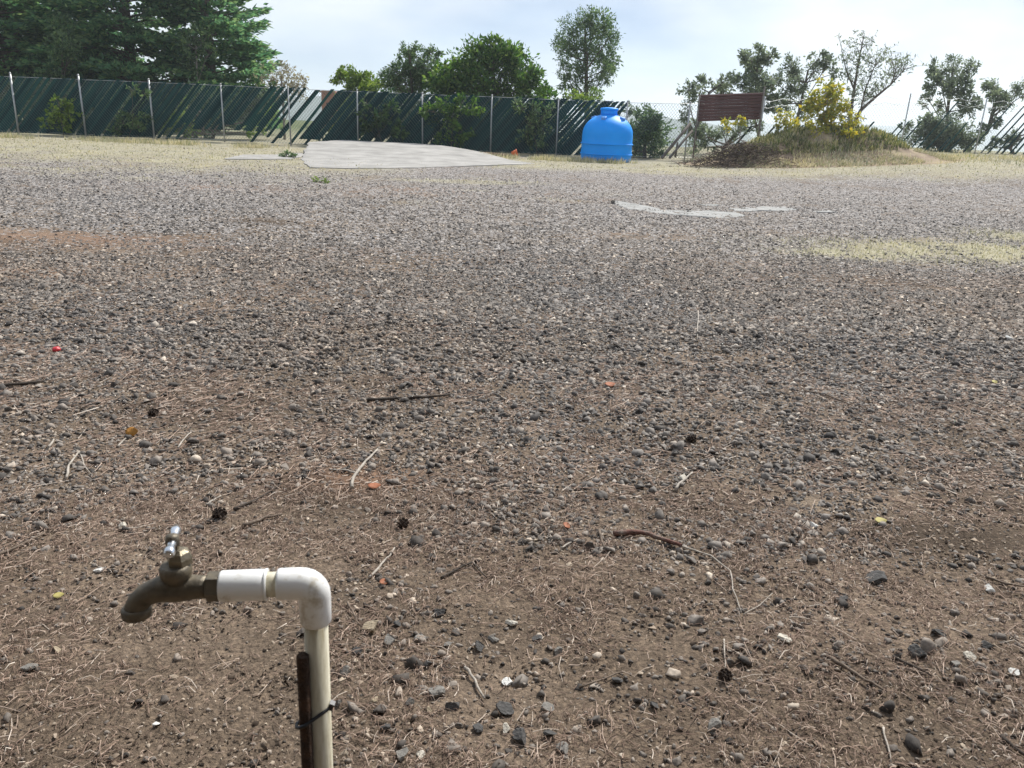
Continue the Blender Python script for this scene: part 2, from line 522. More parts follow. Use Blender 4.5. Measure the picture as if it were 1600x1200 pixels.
def chip_big(k):
    r = np.random.default_rng(340 + k)
    a = np.arange(6) * np.pi / 3 + r.uniform(-.35, .35, 6); b = np.arange(4) * np.pi / 2 + r.uniform(-.4, .4, 4) + r.uniform(0, 1)
    V = [(np.cos(t) * q * 1.12, np.sin(t) * q * .85, r.uniform(-.35, -.05)) for t, q in zip(a, r.uniform(.8, 1.15, 6))]
    ox, oy, sl = r.uniform(-.2, .2), r.uniform(-.2, .2), r.uniform(-.25, .25)
    V += [(ox + np.cos(t) * q, oy + np.sin(t) * q * .8, r.uniform(.42, .62) + sl * np.cos(t)) for t, q in zip(b, r.uniform(.35, .7, 4))]
    V = np.array(V)
    F = [(6, 7, 8), (6, 8, 9)]
    i = j = 0
    ang = lambda p: np.arctan2(p[1], p[0])
    o = np.argsort([ang(V[6 + q] - np.array([ox, oy, 0])) for q in range(4)]) + 6
    lo = np.argsort([ang(V[q]) for q in range(6)])
    F = [(o[0], o[1], o[2]), (o[0], o[2], o[3])]
    while i < 6 or j < 4:                        # stitch the two rings
        if j >= 4 or (i < 6 and (i + 1) / 6 <= (j + 1) / 4):
            F.append((lo[i % 6], lo[(i + 1) % 6], o[j % 4])); i += 1
        else:
            F.append((lo[i % 6], o[(j + 1) % 4], o[j % 4])); j += 1
    F += [(lo[0], lo[2], lo[1]), (lo[0], lo[3], lo[2]), (lo[0], lo[4], lo[3]), (lo[0], lo[5], lo[4])]
    return V, np.array(F)
OCT = (np.array([(1, 0, 0), (0, 1, 0), (-1, 0, 0), (0, -1, 0), (0, 0, 1), (0, 0, -1.)]), np.array([(0, 1, 4), (1, 2, 4), (2, 3, 4), (3, 0, 4)]))

def rotz_tilt(n, tilt, r):
    a = r.uniform(0, 2 * np.pi, n); b = r.normal(0, tilt, n); c = r.normal(0, tilt, n)
    ca, sa, cb, sb, cc, sc = np.cos(a), np.sin(a), np.cos(b), np.sin(b), np.cos(c), np.sin(c)
    Z = np.zeros(n); O = np.ones(n)
    Rz = np.array([[ca, -sa, Z], [sa, ca, Z], [Z, Z, O]]).transpose(2, 0, 1)
    Rx = np.array([[O, Z, Z], [Z, cb, -sb], [Z, sb, cb]]).transpose(2, 0, 1)
    Ry = np.array([[cc, Z, sc], [Z, O, Z], [-sc, Z, cc]]).transpose(2, 0, 1)
    return Rz @ Rx @ Ry

def stamp(shapes, P, S, Rm, r):
    """copies of the shapes at P (n,3), size S (n,), rotation Rm (n,3,3) -> V, F"""
    which = r.integers(0, len(shapes), len(P))
    VV = []; FF = []; off = 0
    for k, (bv, bf) in enumerate(shapes):
        ix = np.where(which == k)[0]
        if not len(ix): continue
        q = np.einsum('nij,vj->nvi', Rm[ix], bv) * S[ix][:, None, None] + P[ix][:, None, :]
        VV.append(q.reshape(-1, 3))
        FF.append((bf[None] + (np.arange(len(ix)) * len(bv))[:, None, None]).reshape(-1, bf.shape[1]) + off)
        off += len(ix) * len(bv)
    return np.concatenate(VV), np.concatenate(FF)

def halfw(y): return 0.66 * (0.948 * y + 0.446) + 0.6
def scatter(y0, y1, per_m2, fn, r):
    area = (halfw(y0) + halfw(y1)) * (y1 - y0)
    n = int(area * per_m2 * 1.3)
    y = r.uniform(y0, y1, n); x = r.uniform(-1, 1, n) * halfw(y1)
    k = np.abs(x) < halfw(y)
    x, y = x[k], y[k]
    k = r.uniform(0, 1.3, len(x)) < fn(x, y)
    return x[k], y[k]

VV, FF, off = [], [], 0
bands = [(0.9, 2.4, 2400, 0, 0.0052, 0.5, 0.4), (0.9, 2.6, 420, 1, 0.010, 0.45, 0.6), (2.4, 4.2, 1500, 0, 0.0085, 0.5, 0.45), (2.4, 4.2, 3800, -1, 0.0062, 0.45, 0.35), (4.2, 5.6, 1300, 0, 0.0105, 0.48, 0.4), (4.2, 5.6, 3400, -1, 0.0085, 0.4, 0.35),
         (5.6, 9, 3500, -1, 0.0112, 0.45, 0.35), (9, 27, 1100, -1, 0.0155, 0.4, 0.55)]
for (y0, y1, den, sub, med, sg, emb) in bands:
    x, y = scatter(y0, y1, den, (lambda a, b: gravel(a, b) * np.exp(-np.maximum(b - 9, 0) / 5.0) * (1 - (.62 * sst(5.8, 9, b) if y1 == 9 else 0))), rng)
    n = len(x)
    s = np.clip(np.exp(rng.normal(np.log(med), sg, n)), 0.003, 0.032)
    z = terr(x, y) + s * (0.42 - emb * rng.uniform(0.2, 1.2, n))
    shapes = [stone_shape(1, k) for k in range(12)] if sub == 1 else ([chip_big(k) for k in range(16)] if sub == 0 else [chip_shape(k) for k in range(14)])
    a, f = stamp(shapes, np.stack([x, y, z], 1), s, rotz_tilt(n, 0.5 if sub >= 0 else 0.25, rng), rng)
    VV.append(a); FF.append(f + off); off += len(a)
sm = mat('gravel_stone', (0.2, 0.2, 0.2), 0.85, 0, 0.3)
isl = island(sm)
scol = ramp(sm, isl, [(0.0, (0.045, 0.042, 0.04)), (0.3, (0.105, 0.098, 0.091)), (0.65, (0.19, 0.177, 0.163)), (0.92, (0.28, 0.256, 0.23)), (0.98, (0.38, 0.34, 0.29)), (1.0, (0.56, 0.51, 0.44))])
sn = ramp(sm, noise(sm, objco(sm), 90, 4, 0.7), [(0.3, (0.7, 0.68, 0.66)), (0.7, (1.3, 1.27, 1.22))])
tint = ramp(sm, noise(sm, objco(sm), 0.22, 4, .6), [(.35, (1.14, 1.04, .95)), (.5, (1.03, 1.01, 1.0)), (.65, (.97, 1.0, 1.06))])
c_ = mixc(sm, 1.0, scol.outputs['Color'], sn.outputs['Color'], 'MULTIPLY')
lk(sm, mixc(sm, 1.0, c_, tint.outputs['Color'], 'MULTIPLY'), bsdf(sm).inputs['Base Color'])
gme = big_mesh('gravel', np.concatenate(VV), np.concatenate(FF), sm)
tag(link('gravel', gme, None), 'dark grey loose gravel spread over the brown soil', None, None, 'stuff')

# ------------------------------------------------------------------ crumbs of soil
VV, FF, off = [], [], 0
def crumb_fn(x, y): return .25 + 1.1 * sst(.3, .7, fbm(x * 4, y * 4, 63, 3))
for y0, y1, den, med in ((.9, 2.2, 7500, .0033), (2.2, 3.6, 4200, .0048), (3.6, 6, 1500, .007)):
    x, y = scatter(y0, y1, den, crumb_fn, rng)
    n = len(x)
    s_ = np.clip(np.exp(rng.normal(np.log(med), .5, n)), .0012, .015)
    a, f = stamp([chip_shape(k) for k in range(14)], np.stack([x, y, terr(x, y) + s_ * .1], 1), s_, rotz_tilt(n, .4, rng), rng)
    VV.append(a); FF.append(f + off); off += len(a)
km = mat('soil_crumb', (.15, .11, .08), .95, 0, .1)
kc = ramp(km, island(km), [(0, (.04, .03, .023)), (.35, (.11, .083, .062)), (.7, (.24, .185, .14)), (1, (.42, .35, .27))])
lk(km, kc.outputs['Color'], bsdf(km).inputs['Base Color'])
tag(link('soil_crumbs', big_mesh('soil_crumbs', np.concatenate(VV), np.concatenate(FF), km), None), 'loose brown crumbs of soil between the stones', None, None, 'stuff')

# ------------------------------------------------------------------ needle and twig litter
def litter_fn(x, y):
    n = fbm(x * 1.6, y * 1.6, 91); n2 = fbm(x * 5, y * 5, 95, 2)
    return (0.16 + 1.3 * sst(.36, .62, .45 * n + .55 * n2)) * (1 - 0.5 * sst(3.2, 7, y)) * (1 - .6 * blob(x, y, BARE[2]))
def litter(y0, y1, den, segs, lmed, rad, r):
    x, y = scatter(y0, y1, den, litter_fn, r)
    n = len(x)
    ln = np.exp(r.normal(np.log(lmed), .65, n)); ln = np.clip(ln, .01, .13)
    a = r.uniform(0, 2 * np.pi, n); bend = r.normal(0, .9, n)
    pts = []
    cx, cy = x.copy(), y.copy(); lift = r.uniform(.001, .008, n)
    hump = np.abs(r.normal(0, .006, n))
    for k in range(segs + 1):
        t = k / segs
        z = terr(cx, cy) + .001 + lift + hump * np.sin(t * np.pi)
        pts.append(np.stack([cx, cy, z], 1))
        st = ln / segs
        cx = cx + np.cos(a + bend * t) * st; cy = cy + np.sin(a + bend * t) * st
    pts = np.stack(pts, 1)                       # n, segs+1, 3
    rr = rad * r.uniform(.5, 1.5, n)
    side = np.stack([-np.sin(a), np.cos(a), 0 * a], 1)
    vs = []
    for k in range(segs + 1):
        tp = 1 - .5 * k / segs
        vs += [pts[:, k] + side * (rr * tp)[:, None], pts[:, k] - side * (rr * tp)[:, None], pts[:, k] + np.array([0, 0, 1.4]) * (rr * tp)[:, None]]
    Vv = np.stack(vs, 1).reshape(-1, 3)
    m = 3 * (segs + 1)
    fb = []
    for k in range(segs):
        o = 3 * k
        for i, j in ((0, 2), (2, 1)):
            fb.append((o + i, o + j, o + 3 + j, o + 3 + i))
    fb = np.array(fb)
    return Vv, (fb[None] + (np.arange(n) * m)[:, None, None]).reshape(-1, 4)
VV, FF, off = [], [], 0
for args in ((0.9, 2.8, 9800, 2, .019, .001), (2.8, 4.6, 3000, 1, .032, .0015), (4.6, 8.5, 800, 1, .045, .002)):
    a, f = litter(*args, rng)
    VV.append(a); FF.append(f + off); off += len(a)
lm = mat('dry_needles', (.3, .22, .16), .8, 0, .2)
lc = ramp(lm, island(lm), [(0, (.08, .054, .04)), (.35, (.19, .13, .098)), (.7, (.35, .25, .19)), (.93, (.5, .39, .31)), (1, (.64, .56, .47))])
lk(lm, lc.outputs['Color'], bsdf(lm).inputs['Base Color'])
tag(link('needle_litter', big_mesh('needle_litter', np.concatenate(VV), np.concatenate(FF), lm), None), 'curled dry brown needles and twiglets littering the soil', None, None, 'stuff')

# ------------------------------------------------------------------ dry grass
def blades(x, y, z, h, wd, r, lean=.7):
    n = len(x)
    a = r.uniform(0, 2 * np.pi, n); l = np.abs(r.normal(0, lean, n))
    hh = h * r.uniform(.4, 1.3, n)
    dx, dy = np.cos(a), np.sin(a)
    b = np.stack([x, y, z - .005], 1)
    ws = wd * r.uniform(.6, 1.4, n)
    q = r.uniform(0, 2 * np.pi, n)
    sx, sy = np.cos(q) * ws, np.sin(q) * ws
    s = np.stack([sx, sy, 0 * sx], 1)
    mid = b + np.stack([dx * hh * .35 * l, dy * hh * .35 * l, hh * .6 / (1 + .4 * l)], 1)
    tip = b + np.stack([dx * hh * l, dy * hh * l, hh / (1 + l)], 1)
    V = np.stack([b - s, b + s, mid + s * .6, mid - s * .6, tip], 1).reshape(-1, 3)
    f = np.array([(0, 1, 2), (0, 2, 3), (3, 2, 4)])
    return V, (f[None] + (np.arange(n) * 5)[:, None, None]).reshape(-1, 3)
def many_blades(parts):
    VV, FF, off = [], [], 0
    for a, f in parts:
        VV.append(a); FF.append(f + off); off += len(a)
    return np.concatenate(VV), np.concatenate(FF)
grm = leafmat('dry_grass', [(0, (.2, .24, .11)), (.2, (.37, .35, .2)), (.6, (.54, .49, .34)), (1, (.68, .62, .46))], .3)
parts = []
x, y = scatter(7.5, 13, 700, lambda a, b: grassy(a, b) * 1.2, rng)
parts.append(blades(x, y, terr(x, y), .06, .004, rng, 1.0))
x, y = scatter(14, 29, 70, lambda a, b: grassy(a, b) * 1.1, rng)
parts.append(blades(x, y, terr(x, y), .07, .01, rng, 1.3))
# a taller fringe along the fence foot
fx = rng.uniform(-21, 4, 9000); fy = 28.2 + rng.normal(0, .35, 9000)
k = fbm(fx * 1.3, fy * .5, 12) > .42
parts.append(blades(fx[k], fy[k], terr(fx[k], fy[k]), .2, .011, rng, .6))
fx = rng.uniform(9, 26, 7000); fy = 30 + rng.normal(0, 1.5, 7000)
parts.append(blades(fx, fy, terr(fx, fy), .16, .012, rng, .6))
a, f = many_blades(parts)
tag(link('dry_grass', big_mesh('dry_grass', a, f, grm), None), 'straw coloured dry grass in patches and along the fence', None, None, 'stuff')
# ------------------------------------------------------------------ concrete pad in front of the fence
conc = noisy('pale_concrete', (.24, .23, .21), (.33, .315, .29), 1.7, .9, 0, .08, 6, (.42, .4, .37))
def slab(name, outline, zt, zb, m, sub=0):
    """a solid plate: outline (x, y) list, zt(x, y) its top, zb its bottom"""
    n = len(outline)
    c = (sum(p[0] for p in outline) / n, sum(p[1] for p in outline) / n)
    vs = []; fs = []
    rings = [1.0, .97, .8, .55, .3]
    for k in rings:
        for (x, y) in outline:
            X = c[0] + (x - c[0]) * k; Y = c[1] + (y - c[1]) * k
            vs.append((X, Y, zt(X, Y) - (.012 if k == 1.0 else 0)))
    for j in range(len(rings) - 1):
        for i in range(n):
            fs.append((j * n + i, j * n + (i + 1) % n, (j + 1) * n + (i + 1) % n, (j + 1) * n + i))
    fs.append(tuple((len(rings) - 1) * n + i for i in range(n)))
    o = len(vs)
    for (x, y) in outline: vs.append((x, y, zb))
    for i in range(n): fs.append((o + i, o + (i + 1) % n, (i + 1) % n, i))
    return MB().add(vs, fs).build(name, m)
def refine(o, amp, step, s):
    out = []
    for i in range(len(o)):
        a = Vector((*o[i][:2], 0)); b = Vector((*o[(i + 1) % len(o)][:2], 0))
        k = max(1, int((b - a).length / step))
        for j in range(k):
            p = a.lerp(b, j / k)
            out.append((p.x + (vn(np.array([p.x * 4]), np.array([p.y * 4]), s)[0] - .5) * amp, p.y + (vn(np.array([p.x * 4]), np.array([p.y * 4]), s + 5)[0] - .5) * amp))
    return out
o_ = [spot(*p) for p in ((484, 263), (560, 264), (650, 262.5), (740, 260), (800, 258), (838, 256), (800, 251.5))]
o_ += [Vector((-1.2, 28.6, 0)), Vector((-4.0, 30.3, 0)), Vector((-6.6, 30.5, 0)), Vector((-7.3, 28.5, 0))] + [spot(*p) for p in ((470, 249),)]
pad = slab('concrete_pad', refine(o_, .12, .35, 61), lambda x, y: .022 + .27 * float(sst(22, 30.5, y)) * float(1 - sst(-3, 0.5, x)), -.15, conc)
tag(pad, 'pale cracked concrete pad by the green fence', None, None, 'structure')
o_ = [spot(*p) for p in ((350, 249), (420, 250), (455, 249), (478, 243), (470, 240), (440, 243), (380, 243))]
tag(slab('concrete_strip', refine(o_, .15, .3, 71), lambda x, y: .03 + tz(x, y), -.15, conc), 'low pale concrete strip left of the pad', None, None, 'structure')

cem = noisy('spilled_cement', (.22, .215, .2), (.33, .325, .305), 6, .9, 0, .5, 50, (.42, .41, .39))
def spill(name, pix, label, hgt=.011, s=5):
    o_ = [spot(*p) for p in pix]
    rf = refine(refine(o_, .16, .05, s), .07, .03, s + 3)
    m = slab(name, rf, lambda x, y: tz(x, y) + hgt + .03 * (vn(np.array([x * 5]), np.array([y * 5]), 4)[0] - .55), -.05, cem)
    tag(m, label, 'cement spill', 'dried cement spills on the gravel')
spill('cement_spill', ((954, 314), (976, 317), (996, 324), (1030, 328), (1070, 329), (1110, 331), (1142, 332), (1168, 337), (1152, 341), (1108, 340.5), (1050, 336), (1012, 331.5), (984, 327), (962, 320)), 'long pale grey dried cement smear on the gravel, curving away from the tank')
spill('cement_spill', ((1140, 327), (1172, 324), (1210, 324), (1250, 325), (1246, 328.5), (1212, 330), (1170, 331.5), (1146, 330.5)), 'shorter pale grey cement smear at the right end of the long one', .011, 15)
spill('cement_spill', ((1094, 320), (1118, 319.5), (1124, 321), (1104, 322)), 'tiny pale cement splash just behind the long smear', .014, 25)
spill('cement_spill', ((1276, 331), (1300, 330), (1306, 331.5), (1284, 333)), 'last small pale cement splash, farthest right', .014, 35)

# ------------------------------------------------------------------ chain link fence
galv = noisy('galvanised_steel', (.34, .35, .35), (.5, .51, .5), 6, .5, .6, .05)
slatm = mat('green_plastic_slat', (.012, .05, .045), .7, 0, .12)
_oi = nod(slatm, 'ShaderNodeObjectInfo')
_rr = ramp(slatm, _oi.outputs['Random'], [(0, (.003, .026, .028)), (.6, (.006, .044, .045)), (1, (.014, .066, .058))])
lk(slatm, _rr.outputs['Color'], bsdf(slatm).inputs['Base Color'])
FH = 1.98
ANG = .80                                         # run of a slat per metre of height is 1 / tan
RUN = FH * .86
def fence_frame(A, B):
    A = Vector(A); B = Vector(B)
    d = (B - A); d.z = 0
    return A, d.length, d.normalized()
def base_at(A, d, s):
    p = A + d * s
    return Vector((p.x, p.y, tz(p.x, p.y)))
def wires(A, d, length, h0, h1, pitch, r):
    m = MB()
    k = int((length + RUN) / pitch)
    nrm = Vector((-d.y, d.x, 0))
    for sgn in (1, -1):
        for i in range(k):
            s0 = -RUN + i * pitch
            a, b = (s0, s0 + RUN) if sgn > 0 else (s0 + RUN, s0)
            t0, t1 = 0.0, 1.0
            if sgn > 0:
                t0 = max(0, (0 - a) / RUN); t1 = min(1, (length - a) / RUN)
            else:
                t0 = max(0, (a - length) / RUN); t1 = min(1, a / RUN)
            if t1 - t0 < .05: continue
            pa = base_at(A, d, a + (b - a) * t0); pb = base_at(A, d, a + (b - a) * t1)
            pa = pa + Vector((0, 0, h0 + (h1 - h0) * t0)) + nrm * .012 * sgn
            pb = pb + Vector((0, 0, h0 + (h1 - h0) * t1)) + nrm * .012 * sgn
            m.tube([pa, pb], r, 3, False, False)
    return m
def slat_mesh(t0, t1, wd):
    hw = wd / 2; th = .003
    vs = []
    for yy in (-th, th):
        for t in (t0, t1):
            for q in (-hw, hw):
                vs.append((RUN * t + q, yy, FH * t))
    return MB().add(vs, [(0, 1, 3, 2), (5, 4, 6, 7), (0, 4, 5, 1), (2, 3, 7, 6), (0, 2, 6, 4), (1, 5, 7, 3)]).mesh('slat')
SL = {}
def slat(parent, A, d, s, t0, t1, wd, r):
    key = (round(t0, 1), round(t1, 1), round(wd, 2))
    if key not in SL:
        SL[key] = slat_mesh(*key); SL[key].materials.append(slatm)
    p = base_at(A, d, s)
    o = bpy.data.objects.new('slat', SL[key]); COL.objects.link(o)
    o.parent = parent
    nrm = Vector((d.y, -d.x, 0))
    o.location = p + nrm * r.uniform(-.006, .006) + Vector((0, 0, .04))
    o.rotation_euler = (r.uniform(-.012, .012), r.uniform(-.02, .02), math.atan2(d.y, d.x))
    return o

FA, FL, FD = fence_frame((-25.5, 31.0, 0), (6.9, 31.6, 0))
fence = thing('chain_link_fence', 'long chain link fence woven with dark green slats behind the blue tank', 'fence')
meshm = noisy('coated_wire', (.1, .14, .13), (.2, .24, .22), 3, .6, .2, 0)
wires(FA, FD, FL, .03, FH + .02, .115, .0045).build('wire_mesh', meshm, fence)
for px in (-190, -82, 22, 127, 234, 345, 450, 557, 660, 769, 875, 985, 1084):
    top = at(px, 140, 31.2)
    s = (top - FA).dot(FD)
    p = base_at(FA, FD, s)
    h = {22: 2.12, 127: 2.15, 234: 2.1}.get(px, 2.04)
    ln = random.uniform(-.02, .02)
    m = MB().tube([(0, .03, -.3), (ln, .03, h)], .034 if px < 300 else .028, 8)
    m.lathe([(.04, 0), (.036, .03), (.01, .05)], 8, (ln, .03, h - .01))
    m.build('post', galv, fence, p + Vector((0, -.07, 0)))
MB().tube([base_at(FA, FD, i * FL / 24) + Vector((0, 0, FH + .02)) for i in range(25)], .008, 4).build('top_wire', galv, fence)
MB().tube([base_at(FA, FD, i * FL / 24) + Vector((0, 0, .08)) for i in range(25)], .006, 4).build('bottom_wire', galv, fence)
# which slats are gone: ranges of the pixel column at the fence foot, with the part of the height that is left open
def foot_px(s):
    p = base_at(FA, FD, s) - EYE
    q = CAMR.transposed() @ p
    return IW / 2 + FPX * q.x / -q.z
rs = random.Random(5)
PITCH_S = .112
GAPS = [(240, 247, 0, 1), (395, 400, 0, 1), (413, 421, 0, 1), (366, 372, .45, 1), (430, 453, -1, 2), (268, 274, -.1, .28), (283, 288, -.1, .28), (336, 343, -.1, .3), (362, 368, -.1, .3), (380, 386, -.1, .3), (8, 12, 0, 1), (205, 209, .7, 1.1), (215, 219, .7, 1.1), (890, 897, 0, 1), (905, 1200, 0, 1), (843, 846, .4, 1), (-40, -30, 0, 1), (114, 118, 0, .5), (254, 258, 0, 1), (352, 356, .3, 1), (404, 408, 0, 1), (300, 304, -.1, .4), (312, 316, -.1, .3), (320, 324, -.1, .3), (60, 64, .3, 1), (158, 162, 0, 1)]
s = -RUN
while s < FL:
    fp = foot_px(s)
    t0, t1 = 0.0, 1.0
    if 250 < fp < 402: t0 = .2 if rs.random() < .75 else .0
    if 402 <= fp < 500: t0 = rs.choice((.0, .1))
    skip = False
    for a, b, u, v_ in GAPS:
        if a <= fp <= b:
            if u <= 0 and v_ >= 1: skip = True
            elif u <= 0: t0 = max(t0, v_)
            else: t1 = min(t1, u)
    if rs.random() < (.085 if fp < 560 else .045): skip = True
    if s < 0: t0 = max(t0, math.ceil(-s / RUN * 10) / 10)
    if s + RUN > FL: t1 = min(t1, (FL - s) / RUN)
    if not skip and t1 - t0 > .08:
        slat(fence, FA, FD, s, t0, t1, rs.choice((.12, .13, .13)), rs)
    s += PITCH_S

# the second run, to the right, has lost nearly all its slats
GA, GL, GD = fence_frame((7.6, 31.8, 0), (30.0, 38.5, 0))
fence2 = thing('chain_link_fence', 'bare sagging chain link fence at right with a few leaning dark slats left', 'fence')
wires(GA, GD, GL, .03, FH - .1, .14, .0028).build('wire_mesh', meshm, fence2)
for px in (1187, 1300, 1411, 1530, 1640):
    d = ray(px, 200)
    # where the sight line crosses the run, seen from above
    A2 = np.array([[GD.x, -d.x], [GD.y, -d.y]]); b2 = np.array([EYE.x - GA.x, EYE.y - GA.y])
    s = float(np.linalg.solve(A2, b2)[0])
    MB().tube([(0, 0, -.3), (.03, 0, 2.25)], .026, 8).build('post', galv, fence2, base_at(GA, GD, s) + Vector((0, -.06, 0)))
for k in range(2):
    MB().tube([base_at(GA, GD, i * GL / 40) + Vector((0, 0, FH - .06 + .22 * k - .10 * math.sin(i * 1.57) ** 2)) for i in range(41)], .006, 4).build('strand', galv, fence2)
darkslat = noisy('weathered_slat', (.03, .045, .04), (.055, .065, .055), 2, .7, 0, 0)
for i in range(54):
    if i < 28: s = GL * (.54 + .0155 * i) + rs.uniform(-.09, .09); wd_ = rs.choice((.1, .12, .14)); t1 = rs.choice((.8, 1, 1, 1))
    elif i < 40: s = GL * (.30 + .02 * (i - 28)) + rs.uniform(-.2, .2); wd_ = .08; t1 = rs.choice((.3, .6, 1))
    else: s = GL * (.0 + .018 * (i - 40)) + rs.uniform(-.2, .2); wd_ = .1; t1 = rs.choice((.3, .6))
    slat(fence2, GA, GD, s, 0, t1, wd_, rs)
# corner brace: two leaning poles and a prop
br = thing('brace_poles', 'two leaning grey poles propped at the fence corner by the mound', 'brace')
wood = noisy('weathered_wood', (.11, .095, .08), (.24, .21, .18), 7, .9, 0, .3)
def pole_px(parent, name, a, b, r, m, Ya, Yb):
    A = at(a[0], a[1], Ya); B = at(b[0], b[1], Yb)
    return MB().tube([A, A.lerp(B, .5) + Vector((0, 0, .01)), B], [r, r * .95, r * .9], 8).build(name, m, parent)
pole_px(br, 'pole', (1034, 247), (1079, 193), .06, wood, 30.6, 31.2)
pole_px(br, 'pole', (1046, 247), (1082, 204), .045, wood, 30.6, 31.2)
pole_px(br, 'prop', (1055, 246), (1059, 222), .04, wood, 30.9, 30.9)

# ------------------------------------------------------------------ brown board on posts
brown = noisy('brown_corrugated', (.085, .042, .038), (.12, .06, .053), 3, .7, 0, .15)
cA = at(1088, 190, 30.7); cB = at(1187, 186.5, 30.7)
bw = (cB - cA).length
bh = .92
board = thing('board', 'dark brown ridged metal board on posts behind the mound', 'board', Vector((cA.x, cA.y, tz(cA.x, cA.y))))
dx = (cB - cA).normalized(); rot = Matrix.Rotation(-math.atan2(dx.z, math.hypot(dx.x, dx.y)), 4, 'Y')
NB = 9
for i in range(NB):
    hgt = bh / NB
    m = MB()
    pr = [(0, 0), (-.03, .25 * hgt), (-.03, .7 * hgt), (0, .985 * hgt), (.03, .985 * hgt), (.03, 0)]
    vs = [(0, y, z) for y, z in pr] + [(bw, y, z) for y, z in pr]
    n = len(pr)
    fs = [(k, (k + 1) % n, n + (k + 1) % n, n + k) for k in range(n)] + [tuple(range(n - 1, -1, -1)), tuple(range(n, 2 * n))]
    m.add(vs, fs)
    ob = m.build('ridge_strip', brown, board)
    ob.matrix_local = Matrix.Translation(cA - board.location + Vector((0, 0, i * hgt))) @ rot
for q, hh in ((.0, .9), (1.0, 1.12)):
    p = cA.lerp(cB, q) - board.location
    MB().tube([(p.x, -.09, -.2), (p.x, -.09, p.z + hh)], .03, 8).build('post', wood, board)
MB().box((bw * .5, .06, cA.z - board.location.z + .5), (bw, .05, .06)).build('rail', wood, board)

# ------------------------------------------------------------------ blue water tank
blue = mat('blue_polyethylene', (0, .2, .7), .5, 0, .3)
_v = objco(blue)
_b = ramp(blue, noise(blue, _v, 1.2, 4), [(.3, (.0, .29, .9)), (.7, (.0, .33, .97))])
_sx = nod(blue, 'ShaderNodeSeparateXYZ'); lk(blue, _v, _sx.inputs[0])
_ml = nod(blue, 'ShaderNodeMath', operation='MULTIPLY_ADD'); lk(blue, noise(blue, _v, 5, 5), _ml.inputs[0]); _ml.inputs[1].default_value = .5; lk(blue, _sx.outputs[2], _ml.inputs[2])
_d = ramp(blue, _ml.outputs[0], [(.22, (.55, .55, .55)), (.45, (.0, .0, .0))])
lk(blue, mixc(blue, _d.outputs['Color'], _b.outputs['Color'], (.3, .26, .2)), bsdf(blue).inputs['Base Color'])
tp = spot(950, 254); tp.y += .87; tp.z = tz(tp.x, tp.y)
tank = thing('water_tank', 'bright blue domed plastic water tank standing before the fence', 'water tank', tp)
tank.scale = (1, 1, .95)
TR = .895
prof = [(TR * .93, -.05), (TR * .97, .02), (TR * .99, .1), (TR, .26), (TR * 1.0, .30), (TR * .985, .42), (TR * .985, .60), (TR, .63)]
prof += [(TR * .985, .67), (TR * .985, .86), (TR * .98, .95)]
for k in range(1, 11):
    a = k / 10 * R(74)
    prof.append((TR * .98 * (.985 * math.cos(a) + .015), .95 + .70 * math.sin(a) / math.sin(R(74)) * .965))
prof += [(.30, 1.645)]
MB().lathe(prof, 48).build('body', blue, tank)
for z in (.255, .615):
    MB().lathe([(TR * .97, z - .03), (TR * 1.026, z - .016), (TR * 1.026, z + .016), (TR * .97, z + .03)], 48).build('hoop', blue, tank)
nk = MB().lathe([(.29, 1.62), (.285, 1.70), (.285, 1.78), (.30, 1.79)], 32).build('neck', blue, tank)
MB().lathe([(.31, 1.78), (.312, 1.83), (.29, 1.86), (.1, 1.885), (.04, 1.885)], 32).build('lid', blue, nk)
for az in (-112, -38, 40, 150):
    a = R(az)
    M3 = Matrix.Rotation(a, 3, 'Z')
    c = M3 @ Vector((.55, 0, 1.475))
    lug = MB().box((0, 0, 0), (.16, .16, .17), M3 @ Matrix.Rotation(R(18), 3, 'Y')).build('lug', blue, tank, c)
    b = lug.modifiers.new('bevel', 'BEVEL'); b.width = .02; b.segments = 2
fit = MB().tube([(0, 0, 0), (0, -.12, 0)], .035, 10).build('outlet', noisy('white_pvc', (.6, .6, .57), (.72, .72, .69), 3, .4, 0, 0), tank, (.02, -TR * .97, .08))

# ------------------------------------------------------------------ mound of earth
def mound_h(x, y):
    h = 0
    for cx, cy, rx, ry, hh in ((10.6, 29.4, 3.6, 2.0, .85), (9.0, 28.9, 2.4, 1.7, .42), (12.2, 29.6, 1.7, 1.6, .35), (7.6, 28.2, 1.6, 1.3, .22)):
        u = ((x - cx) / rx) ** 2 + ((y - cy) / ry) ** 2
        h = h + hh * np.exp(-u * 1.6)
    return h + (.12 * (fbm(x * 1.6, y * 1.6, 41) - .5)) * sst(.05, .3, h)
mxs = np.linspace(4.5, 16, 110); mys = np.linspace(25.6, 33.4, 80)
MX, MY = np.meshgrid(mxs, mys)
MZ = terr(MX, MY) + mound_h(MX, MY) - .05
V = np.stack([MX.ravel(), MY.ravel(), MZ.ravel()], 1)
I = np.arange(MX.size).reshape(MX.shape)
F = np.stack([I[:-1, :-1].ravel(), I[:-1, 1:].ravel(), I[1:, 1:].ravel(), I[1:, :-1].ravel()], 1)
mdm = noisy('mound_earth', (.14, .095, .065), (.28, .21, .14), 1.4, .95, 0, .6, 18, (.4, .33, .19))
tag(link('earth_mound', big_mesh('earth_mound', V, F, mdm, True), None), 'low earth mound overgrown with dry grass', None, None, 'structure')
def mz(x, y): return float((terr(np.array([x]), np.array([y])) + mound_h(np.array([x]), np.array([y])))[0])
def on_mound(n, cond):
    x = rng.uniform(5, 15.5, n); y = rng.uniform(26.2, 32, n)
    h = mound_h(x, y); k = cond(x, y, h)
    x, y = x[k], y[k]
    return x, y, terr(x, y) + mound_h(x, y) - .06
parts = []
